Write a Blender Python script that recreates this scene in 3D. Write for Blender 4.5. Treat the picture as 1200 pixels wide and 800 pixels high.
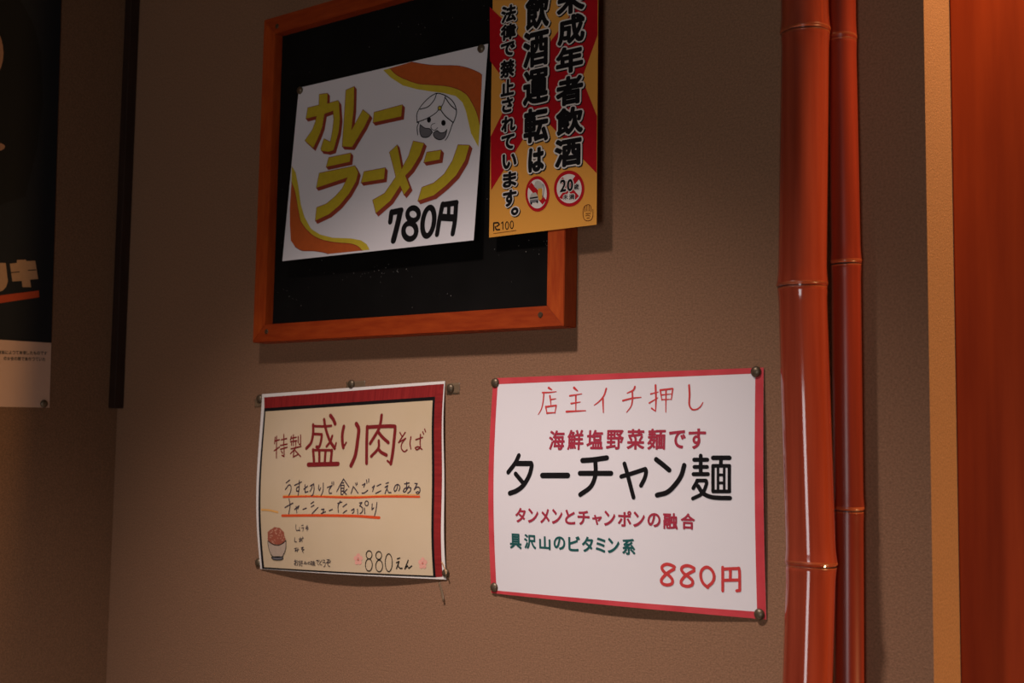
import bpy, bmesh, math, random
from mathutils import Vector, Matrix, noise
from mathutils.geometry import tessellate_polygon

for o in list(bpy.data.objects):
    bpy.data.objects.remove(o)
scene = bpy.context.scene
COL = scene.collection

# ------------------------------------------------------------------ camera
# right, up and forward of the hand-held camera, looking left and a little up along the wall
cam_data = bpy.data.cameras.new('camera')
cam_data.sensor_width = 36.0
cam_data.lens = 1450.53 / 1200 * 36.0
cam = bpy.data.objects.new('camera', cam_data)
COL.objects.link(cam)
yaw, pitch, roll = 0.66134, 0.085984, 0.013641
fwd = Vector((-math.sin(yaw) * math.cos(pitch), math.cos(yaw) * math.cos(pitch), math.sin(pitch)))
r0 = fwd.cross(Vector((0, 0, 1))).normalized()
u0 = r0.cross(fwd)
rgt = r0 * math.cos(roll) + u0 * math.sin(roll)
upv = -r0 * math.sin(roll) + u0 * math.cos(roll)
cam.matrix_world = Matrix(((rgt.x, upv.x, -fwd.x, 0.0), (rgt.y, upv.y, -fwd.y, -1.00435),
                           (rgt.z, upv.z, -fwd.z, 1.45), (0, 0, 0, 1)))
cam_data.clip_start = 0.02
cam_data.dof.use_dof = True
cam_data.dof.focus_distance = 1.22
cam_data.dof.aperture_fstop = 9.0
scene.camera = cam

# ------------------------------------------------------------------ world, lights, exposure
world = bpy.data.worlds.new('dim_room')
scene.world = world
world.use_nodes = True
world.node_tree.nodes['Background'].inputs['Color'].default_value = (1.0, 0.82, 0.72, 1)
world.node_tree.nodes['Background'].inputs['Strength'].default_value = 0.016


def light(name, kind, loc, target, energy, color, **kw):
    d = bpy.data.lights.new(name, kind)
    d.energy = energy
    d.color = color
    for k, v in kw.items():
        setattr(d, k, v)
    o = bpy.data.objects.new(name, d)
    COL.objects.link(o)
    o.location = loc
    o.rotation_euler = (Vector(target) - Vector(loc)).to_track_quat('-Z', 'Y').to_euler()
    return o


# ceiling downlight over the added table in front of the posters
light('downlight', 'SPOT', (-0.75, -0.68, 2.30), (-0.80, -0.40, 1.00), 80.0, (1.0, 0.83, 0.77),
      spot_size=math.radians(81), spot_blend=1.0, shadow_soft_size=0.04)
# second downlight, beyond the end of the wall, over the wooden panel
light('downlight_door', 'SPOT', (-0.20, 0.015, 2.15), (-0.22, 0.04, 1.50), 24.0, (1.0, 0.60, 0.26),
      spot_size=math.radians(80), spot_blend=1.0, shadow_soft_size=0.02)
# warm wall lamp of the passage at the right, shining along the wall's end face
light('passage_lamp', 'SPOT', (0.75, 0.035, 0.70), (-0.35, 0.030, 1.58), 68.0, (1.0, 0.59, 0.24),
      spot_size=math.radians(60), spot_blend=0.8, shadow_soft_size=0.03)
# daylight from a low window across the room
light('window_daylight', 'AREA', (0.10, -2.30, 1.20), (-0.60, 0.0, 1.25), 8.8, (1.0, 0.98, 0.99),
      shape='RECTANGLE', size=0.45, size_y=0.92)

scene.view_settings.view_transform = 'Standard'
scene.view_settings.look = 'None'
scene.view_settings.gamma = 1.0
scene.view_settings.use_curve_mapping = False
scene.view_settings.exposure = 0.0


# ------------------------------------------------------------------ materials
def srgb(c):
    return tuple(((v / 255.0) / 12.92 if v / 255.0 <= 0.04045 else ((v / 255.0 + 0.055) / 1.055) ** 2.4) for v in c) + (1.0,)


def material(name, lin, rough=0.6, spec=0.3, noise_scale=0, noise_amt=0.0, bump=0.0, bump_scale=400, stretch=(1, 1, 1),
             dark=None, metal=0.0, coat=0.0, detail=4.0, bump_dist=0.001):
    m = bpy.data.materials.new(name)
    m.use_nodes = True
    nt = m.node_tree
    bs = nt.nodes['Principled BSDF']
    c = tuple(lin) + (1.0,) if len(lin) == 3 else tuple(lin)
    bs.inputs['Base Color'].default_value = c
    bs.inputs['Roughness'].default_value = rough
    bs.inputs['Specular IOR Level'].default_value = spec
    bs.inputs['Metallic'].default_value = metal
    bs.inputs['Coat Weight'].default_value = coat
    tc = nt.nodes.new('ShaderNodeTexCoord')
    mp = nt.nodes.new('ShaderNodeMapping')
    mp.inputs['Scale'].default_value = stretch
    nt.links.new(tc.outputs['Object'], mp.inputs['Vector'])
    if noise_scale:
        nz = nt.nodes.new('ShaderNodeTexNoise')
        nz.inputs['Scale'].default_value = noise_scale
        nz.inputs['Detail'].default_value = detail
        nt.links.new(mp.outputs['Vector'], nz.inputs['Vector'])
        rp = nt.nodes.new('ShaderNodeValToRGB')
        d = dark if dark else tuple(v * (1 - noise_amt) for v in c[:3])
        rp.color_ramp.elements[0].position = 0.3
        rp.color_ramp.elements[0].color = tuple(d[:3]) + (1,)
        rp.color_ramp.elements[1].position = 0.7
        rp.color_ramp.elements[1].color = c
        nt.links.new(nz.outputs['Fac'], rp.inputs['Fac'])
        nt.links.new(rp.outputs['Color'], bs.inputs['Base Color'])
    if bump:
        n2 = nt.nodes.new('ShaderNodeTexNoise')
        n2.inputs['Scale'].default_value = bump_scale
        n2.inputs['Detail'].default_value = 3.0
        nt.links.new(mp.outputs['Vector'], n2.inputs['Vector'])
        b = nt.nodes.new('ShaderNodeBump')
        b.inputs['Strength'].default_value = bump
        b.inputs['Distance'].default_value = bump_dist
        nt.links.new(n2.outputs['Fac'], b.inputs['Height'])
        nt.links.new(b.outputs['Normal'], bs.inputs['Normal'])
    return m


M = {}
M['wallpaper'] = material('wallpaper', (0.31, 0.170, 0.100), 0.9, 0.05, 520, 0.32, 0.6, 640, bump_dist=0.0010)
M['wallpaper_shaded'] = material('wallpaper_shaded', (0.20, 0.108, 0.060), 0.9, 0.05, 520, 0.32, 0.6, 640, bump_dist=0.0010)  # same wallpaper darkened, the left wall's shade is put into its colour
M['plain_floor'] = material('plain_floor', (0.10, 0.06, 0.035), 0.5, 0.3, 8, 0.3, stretch=(1, 8, 1))
M['ceiling_board'] = material('ceiling_board', (0.22, 0.19, 0.15), 0.9, 0.1, 60, 0.15)
M['door_wood'] = material('door_wood', (0.37, 0.048, 0.008), 0.5, 0.15, 22, 0.0, 0.05, 60, stretch=(3, 3, 0.22), dark=(0.26, 0.029, 0.005), detail=6)
M['dark_batten'] = material('dark_batten', (0.030, 0.015, 0.010), 0.5, 0.3, 40, 0.3, stretch=(4, 4, 0.3))
M['frame_wood'] = material('frame_wood', (0.35, 0.050, 0.007), 0.45, 0.35, 30, 0.0, 0.08, 120, stretch=(1, 6, 6), dark=(0.25, 0.027, 0.004), detail=6)
M['frame_wood_upright'] = material('frame_wood_upright', (0.44, 0.072, 0.010), 0.45, 0.35, 30, 0.0, 0.08, 120, stretch=(6, 6, 1), dark=(0.32, 0.038, 0.005), detail=6)
M['blackboard'] = material('blackboard', (0.008, 0.0075, 0.007), 0.8, 0.08, 14, 0.45)
M['chalk'] = material('chalk', (0.30, 0.28, 0.26), 0.9, 0.1)
M['screw_metal'] = material('screw_metal', (0.12, 0.07, 0.04), 0.5, 0.4, metal=0.6)
M['bamboo'] = material('bamboo', (0.33, 0.054, 0.025), 0.09, 0.7, 9, 0.0, 0.0, 90, stretch=(9, 9, 0.35), dark=(0.19, 0.024, 0.011), detail=5)
M['bamboo_shaded'] = material('bamboo_shaded', (0.26, 0.030, 0.013), 0.30, 0.45, 9, 0.0, 0.0, 90, stretch=(9, 9, 0.35), dark=(0.12, 0.014, 0.007), detail=5)  # darker, duller bamboo: the front pole's shade is put into this colour
M['bamboo_node'] = material('bamboo_node', (0.36, 0.080, 0.030), 0.25, 0.45, 60, 0.0, dark=(0.20, 0.036, 0.015))
M['bamboo_groove'] = material('bamboo_groove', (0.030, 0.010, 0.007), 0.5, 0.3)
M['paper_white'] = material('paper_white', (0.80, 0.775, 0.80), 0.55, 0.25, 3, 0.03)
M['paper_margin'] = material('paper_margin', (0.80, 0.76, 0.72), 0.55, 0.25, 3, 0.03)
M['paper_cream'] = material('paper_cream', (0.66, 0.525, 0.36), 0.6, 0.2, 9, 0.0, dark=(0.61, 0.475, 0.30))
M['paper_amber'] = material('paper_amber', (0.80, 0.36, 0.060), 0.5, 0.25, 3, 0.04)
M['paper_night'] = material('paper_night', (0.009, 0.010, 0.012), 0.6, 0.2, 3, 0.1)
M['tack_brass'] = material('tack_brass', (0.16, 0.12, 0.075), 0.42, 0.5, 200, 0.35, metal=0.55)
M['tape'] = material('tape', (0.22, 0.15, 0.09), 0.35, 0.4, 30, 0.3)
M['tape_pale'] = material('tape_pale', (0.55, 0.33, 0.18), 0.3, 0.5, 30, 0.2)
INK = dict(ink_maroon=(0.32, 0.052, 0.028), ink_yellow=(0.58, 0.44, 0.028), ink_black=(0.012, 0.011, 0.012), ink_orange=(0.56, 0.115, 0.024),
           ink_lemon=(0.66, 0.50, 0.040), ink_grey=(0.17, 0.165, 0.18), ink_red=(0.62, 0.055, 0.055), ink_plum=(0.40, 0.035, 0.065),
           ink_teal=(0.015, 0.105, 0.10), ink_border=(0.64, 0.072, 0.085), ink_wine=(0.22, 0.016, 0.018), ink_indigo=(0.045, 0.030, 0.045),
           ink_vermilion=(0.72, 0.085, 0.020), ink_ochre=(0.80, 0.42, 0.12), ink_brick=(0.36, 0.10, 0.060), ink_taupe=(0.50, 0.39, 0.30),
           ink_pinkpale=(0.60, 0.30, 0.20), ink_blush=(0.82, 0.40, 0.32), ink_rose=(0.74, 0.16, 0.15), ink_crimson=(0.50, 0.004, 0.012),
           ink_white=(0.80, 0.74, 0.68), ink_silver=(0.50, 0.48, 0.42), ink_amber=(0.75, 0.38, 0.05), ink_umber=(0.20, 0.055, 0.010),
           ink_sand=(0.34, 0.20, 0.11), ink_rust=(0.36, 0.050, 0.016), ink_night=(0.02, 0.012, 0.01), ink_smoke=(0.10, 0.075, 0.06), ink_pitch=(0.005, 0.005, 0.005),
           ink_skin=(0.22, 0.115, 0.07))
for k, v in INK.items():
    M[k] = material(k, v, 0.65, 0.05 if k == 'ink_black' else 0.2, 160, 0.10)
M['red_band'] = material('red_band', (0.32, 0.024, 0.023), 0.6, 0.2, 60, 0.0, stretch=(5, 1, 0.4), dark=(0.21, 0.013, 0.014))
M['red_band_side'] = material('red_band_side', (0.32, 0.024, 0.023), 0.6, 0.2, 60, 0.0, stretch=(0.4, 1, 5), dark=(0.21, 0.013, 0.014))


# ------------------------------------------------------------------ helpers
def link_mesh(name, bm, mats, parent=None, smooth=False):
    me = bpy.data.meshes.new(name)
    bm.to_mesh(me)
    bm.free()
    for m in (mats if isinstance(mats, (list, tuple)) else [mats]):
        me.materials.append(m)
    if smooth:
        for p in me.polygons:
            p.use_smooth = True
    o = bpy.data.objects.new(name, me)
    COL.objects.link(o)
    if parent:
        o.parent = parent
    return o


def tag(o, label=None, cat=None, group=None, kind=None):
    if label: o['label'] = label
    if cat: o['category'] = cat
    if group: o['group'] = group
    if kind: o['kind'] = kind
    return o


def empty(name, loc, rot=(0, 0, 0)):
    o = bpy.data.objects.new(name, None)
    o.empty_display_size = 0.05
    COL.objects.link(o)
    o.location = loc
    o.rotation_euler = rot
    return o


def add_box(bm, a, b, mi=0):
    vs = [bm.verts.new((x, y, z)) for x in (a[0], b[0]) for y in (a[1], b[1]) for z in (a[2], b[2])]
    for f in ((0, 1, 3, 2), (4, 6, 7, 5), (0, 4, 5, 1), (2, 3, 7, 6), (0, 2, 6, 4), (1, 5, 7, 3)):
        fc = bm.faces.new([vs[i] for i in f])
        fc.material_index = mi
    return vs


def bevelled_box(a, b, w=0.002, seg=2):
    bm = bmesh.new()
    add_box(bm, a, b)
    bmesh.ops.bevel(bm, geom=bm.edges[:], offset=w, segments=seg, affect='EDGES', profile=0.5)
    bmesh.ops.recalc_face_normals(bm, faces=bm.faces)
    return bm


# ------------------------------------------------------------------ the room
def slab(name, a, b, mat, label=None, cat=None):
    bm = bmesh.new()
    add_box(bm, a, b)
    bmesh.ops.recalc_face_normals(bm, faces=bm.faces)
    o = link_mesh(name, bm, mat)
    tag(o, label, cat, kind='structure')
    return o


XL, XR, ZT = -1.462, -0.350, 2.42
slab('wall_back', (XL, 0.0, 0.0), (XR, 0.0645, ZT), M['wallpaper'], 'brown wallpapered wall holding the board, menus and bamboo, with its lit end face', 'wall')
slab('wall_left', (XL - 0.1, -3.3, 0.0), (XL, 0.0645, ZT), M['wallpaper_shaded'], 'dim brown wall at the left carrying the black film poster', 'wall')
slab('floor', (XL - 0.1, -3.3, -0.08), (1.4, 0.12, 0.0), M['plain_floor'], 'dark floor of the room', 'floor')
slab('ceiling', (XL - 0.1, -3.3, ZT), (1.4, 0.12, ZT + 0.08), M['ceiling_board'], 'plain ceiling of the room', 'ceiling')
# stained wooden door leaf set back behind the end of the wall
d1 = link_mesh('door_1', bevelled_box((XR, 0.0645, 0.0), (0.55, 0.10, ZT), 0.0015), M['door_wood'])
tag(d1, 'orange stained wooden panel at the right edge behind the wall end', 'door', kind='structure')
# dark batten in the wall corner, its lower end stopping half way down
t1 = link_mesh('trim_1', bevelled_box((XL, -0.0145, 1.4965), (-1.4476, 0.0, ZT), 0.001), M['dark_batten'])
tag(t1, 'dark brown wooden batten in the corner between the walls, ending half way down', 'trim', kind='structure')


# unseen table added under the posters as a reflector; its pale top throws the downlight back up the wall
M['bounce_laminate'] = material('bounce_laminate', (0.84, 0.76, 0.70), 0.45, 0.3, 14, 0.12, stretch=(1, 7, 1))
table = empty('bounce_table', (-0.815, -0.36, 0.0))
tag(table, 'unseen pale table added below the posters to bounce light up the wall', 'table')
link_mesh('table_top', bevelled_box((-0.335, -0.32, 0.72), (0.335, 0.34, 0.75), 0.004), M['bounce_laminate'], table)
for lx in (-0.29, 0.29):
    for ly in (-0.27, 0.29):
        link_mesh('leg', bevelled_box((lx - 0.022, ly - 0.022, 0.0), (lx + 0.022, ly + 0.022, 0.72), 0.003), M['dark_batten'], table)


# ------------------------------------------------------------------ lettering and paper
def catmull(pts, closed):
    n = len(pts)
    if n < 3:
        return [pts]
    P = [Vector(p) for p in pts]
    corner = set()
    rng = range(n) if closed else range(1, n - 1)
    for i in rng:
        a = P[i] - P[i - 1]
        b = P[(i + 1) % n] - P[i]
        if a.length > 0 and b.length > 0 and a.angle(b) > math.radians(75):
            corner.add(i)
    out = []
    cnt = n if closed else n - 1
    for i in range(cnt):
        p1, p2 = P[i], P[(i + 1) % n]
        p0 = P[i - 1] if (closed or i > 0) and i not in corner else p1 - (p2 - p1)
        j = (i + 1) % n
        p3 = P[(i + 2) % n] if (closed or i + 2 < n) and j not in corner else p2 + (p2 - p1)
        k = max(2, min(6, int((p2 - p1).length / 0.0015)))
        for s in range(k):
            t = s / k
            out.append(0.5 * ((2 * p1) + (p2 - p0) * t + (2 * p0 - 5 * p1 + 4 * p2 - p3) * t * t + (3 * p1 - p0 - 3 * p2 + p3) * t ** 3))
    out.append(P[0] if closed else P[-1])
    return [out]


class Flat:
    """polygons laid on a sheet: (lx, lz) in metres from the sheet's centre"""

    def __init__(self):
        self.v, self.f, self.mi = [], [], []
        self.tiles = set()

    def poly(self, pts, mi, lay):
        i = len(self.v)
        self.v += [(p[0], p[1], lay) for p in pts]
        self.f.append(tuple(range(i, i + len(pts))))
        self.mi.append(mi)

    def tess(self, pts, mi, lay):
        for t in tessellate_polygon([[Vector((p[0], p[1], 0)) for p in pts]]):
            self.poly([pts[k] for k in t], mi, lay)

    def disc(self, c, r, mi, lay, n=10):
        self.poly([(c[0] + r * math.cos(2 * math.pi * k / n), c[1] + r * math.sin(2 * math.pi * k / n)) for k in range(n)], mi, lay)

    def ribbon(self, pts, rad, mi, lay, disc_n=10):
        if not isinstance(rad, list):
            rad = [rad] * len(pts)
        for k in range(len(pts) - 1):
            a, b = Vector(pts[k][:2]), Vector(pts[k + 1][:2])
            d = b - a
            if d.length < 1e-9:
                continue
            m = max(1, int(d.length / 0.006))
            nrm = Vector((-d.y, d.x)).normalized()
            for s in range(m):
                t0, t1 = s / m, (s + 1) / m
                w0 = rad[k] + (rad[k + 1] - rad[k]) * t0
                w1 = rad[k] + (rad[k + 1] - rad[k]) * t1
                p, q = a + d * t0, a + d * t1
                self.poly([p + nrm * w0, q + nrm * w1, q - nrm * w1, p - nrm * w0], mi, lay)
        for k, p in enumerate(pts):
            self.disc(p, rad[k], mi, lay, disc_n)

    def grid(self, c4, nx, nz, mi, lay):
        tl, tr, br, bl = [Vector(c) for c in c4]
        for i in range(nx):
            for j in range(nz):
                q = []
                for (u, v) in ((i, j), (i + 1, j), (i + 1, j + 1), (i, j + 1)):
                    u, v = u / nx, v / nz
                    q.append((tl * (1 - u) + tr * u) * (1 - v) + (bl * (1 - u) + br * u) * v)
                self.tiles.add(len(self.f))
                self.poly(q, mi, lay)


_glyphs = {}


def glyph(ch):
    """outline triangles and rim edges of one character of Blender's own text, ink box scaled to 1 x 1"""
    if ch in _glyphs:
        return _glyphs[ch]
    cu = bpy.data.curves.new('text', 'FONT')
    cu.body = ch
    cu.resolution_u = 4
    ob = bpy.data.objects.new('text', cu)
    COL.objects.link(ob)
    dg = bpy.context.evaluated_depsgraph_get()
    me = ob.evaluated_get(dg).to_mesh()
    V = [v.co.copy() for v in me.vertices]
    F = [tuple(p.vertices) for p in me.polygons]
    ob.evaluated_get(dg).to_mesh_clear()
    bpy.data.objects.remove(ob)
    bpy.data.curves.remove(cu)
    # weld coincident points, then rim edges are those with a single face
    key, idx = {}, []
    pts = []
    for v in V:
        k = (round(v.x, 4), round(v.y, 4))
        if k not in key:
            key[k] = len(pts)
            pts.append((v.x, v.y))
        idx.append(key[k])
    ec = {}
    T = []
    for f in F:
        g = [idx[i] for i in f]
        T.append(g)
        for a, b in zip(g, g[1:] + g[:1]):
            if a != b:
                e = (min(a, b), max(a, b))
                ec[e] = ec.get(e, 0) + 1
    E = [e for e, c in ec.items() if c == 1]
    xs = [p[0] for p in pts]
    ys = [p[1] for p in pts]
    x0, x1, y0, y1 = min(xs), max(xs), min(ys), max(ys)
    pts = [((p[0] - x0) / (x1 - x0) - 0.5, (p[1] - y0) / (y1 - y0) - 0.5) for p in pts]
    _glyphs[ch] = (pts, T, E)
    return _glyphs[ch]


def lay_glyph(fl, ch, cx, cz, w, h, t, mi, lay):
    pts, T, E = glyph(ch)
    W, H = max(w - 2 * t, w * 0.3), max(h - 2 * t, h * 0.3)
    q = [(cx + p[0] * W, cz + p[1] * H) for p in pts]
    for f in T:
        fl.poly([q[i] for i in f], mi, lay)
    if t > 0:
        used = set()
        for a, b in E:
            fl.ribbon([q[a], q[b]], t, mi, lay, 6)


def pairs(l):
    return [(l[i] * 1e-5, l[i + 1] * 1e-5) for i in range(0, len(l), 2)]


LAYER = 0.00015
SHEET = 0.0003


class Paper:
    def __init__(self, D, name, y, bulge, sheet_mats, label, cat, group=None, left_wall=None):
        self.w, self.h, self.b = D['w'], D['h'], bulge
        t = D['t']
        up = self.h / 2
        if left_wall is None:
            loc = (D['cx'] + math.sin(t) * up, y, D['cz'] - math.cos(t) * up)
            rot = (0, -t, 0)
        else:
            loc = (left_wall, D['cx'] + math.sin(t) * up, D['cz'] - math.cos(t) * up)
            rot = (0, -t, math.pi / 2)
        self.root = empty(name, loc, rot)
        tag(self.root, label, cat, group)
        # the sheet: front and back skins with an edge
        bm = bmesh.new()
        nx, nz = 60, 48
        fr, bk = {}, {}
        for i in range(nx + 1):
            for j in range(nz + 1):
                lx, lz = (i / nx - 0.5) * self.w, (0.5 - j / nz) * self.h
                d = self.b(lx / self.w + 0.5, 0.5 - lz / self.h)
                fr[i, j] = bm.verts.new((lx, -d - SHEET, lz + self.h / 2))
                bk[i, j] = bm.verts.new((lx, -d, lz + self.h / 2))
        for i in range(nx):
            for j in range(nz):
                bm.faces.new((fr[i, j], fr[i, j + 1], fr[i + 1, j + 1], fr[i + 1, j]))
                bm.faces.new((bk[i, j], bk[i + 1, j], bk[i + 1, j + 1], bk[i, j + 1]))
        for i in range(nx):
            for j in (0, nz):
                bm.faces.new((fr[i, j], fr[i + 1, j], bk[i + 1, j], bk[i, j]))
        for j in range(nz):
            for i in (0, nx):
                bm.faces.new((fr[i, j], fr[i, j + 1], bk[i, j + 1], bk[i, j]))
        bmesh.ops.recalc_face_normals(bm, faces=bm.faces)
        self.sheet = link_mesh('sheet', bm, sheet_mats, self.root, True)
        try:
            self.sheet.data.set_sharp_from_angle(angle=math.radians(40))
        except Exception:
            pass

    def part(self, name, items, label=None):
        """items: (material name, layer, drawing function on a Flat)"""
        fl = Flat()
        mats = []
        for mat, lay, draw in items:
            if mat not in mats:
                mats.append(mat)
            draw(fl, mats.index(mat), lay)
        bm = bmesh.new()
        count = 0
        for n_f, (f, mi) in enumerate(zip(fl.f, fl.mi)):
            q = []
            count += 1
            lift = 0.0 if n_f in fl.tiles else (count % 97) * 1.0e-6      # overlapping strokes never share one plane
            for i in f:
                x, z, lay = fl.v[i]
                u, v = min(max(x / self.w + 0.5, 0), 1), min(max(0.5 - z / self.h, 0), 1)
                q.append((x, -self.b(u, v) - SHEET - lay * LAYER - lift, z + self.h / 2))
            ar = sum(q[k][0] * q[(k + 1) % len(q)][2] - q[(k + 1) % len(q)][0] * q[k][2] for k in range(len(q)))
            if abs(ar) < 1e-13:
                continue
            if ar < 0:
                q.reverse()
            fc = bm.faces.new([bm.verts.new(p) for p in q])
            fc.material_index = mi
        o = link_mesh(name, bm, [M[m] for m in mats], self.root)
        if label:
            o['label'] = label
        return o

    def art(self, D, labels={}):
        order = []
        by = {}
        for it in D['art']:
            by.setdefault(it[0], []).append(it)
            if it[0] not in order:
                order.append(it[0])
        for part in order:
            items = []
            for it in by[part]:
                _, mat, lay, kind = it[:4]

                def draw(fl, mi, lay, it=it, kind=kind):
                    if kind == 'P':
                        fl.tess(pairs(it[4]), mi, lay)
                    elif kind == 'X':
                        sx, sz = it[4] * 1e-5, it[5] * 1e-5
                        p = pairs(it[6])
                        for a, b in zip(p, p[1:] + p[:1]):
                            fl.poly([a, b, (b[0] + sx, b[1] + sz), (a[0] + sx, a[1] + sz)], mi, lay)
                    elif kind == 'S':
                        w, closed, taper, p = it[4] * 1e-5, it[5], it[6], pairs(it[7])
                        if taper == 2:
                            q = p + [p[0]]
                        else:
                            q = catmull(p, closed)[0]
                        r = w / 2
                        if taper == 1:
                            w *= 1.2
                            n = max(1, len(q) - 1)
                            r = [w / 2 * (1.0 - 0.5 * (k / n) ** 2) for k in range(len(q))]
                        fl.ribbon(q, r, mi, lay)
                    elif kind == 'G':
                        ch, cx, cz, gw, gh, t = it[4], it[5] * 1e-5, it[6] * 1e-5, it[7] * 1e-5, it[8] * 1e-5, it[9] * 1e-5
                        lay_glyph(fl, ch, cx, cz, gw, gh, t, mi, lay)
                items.append((mat, lay, draw))
            self.part(part.split('#')[0], items, labels.get(part.split('#')[0]))


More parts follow.
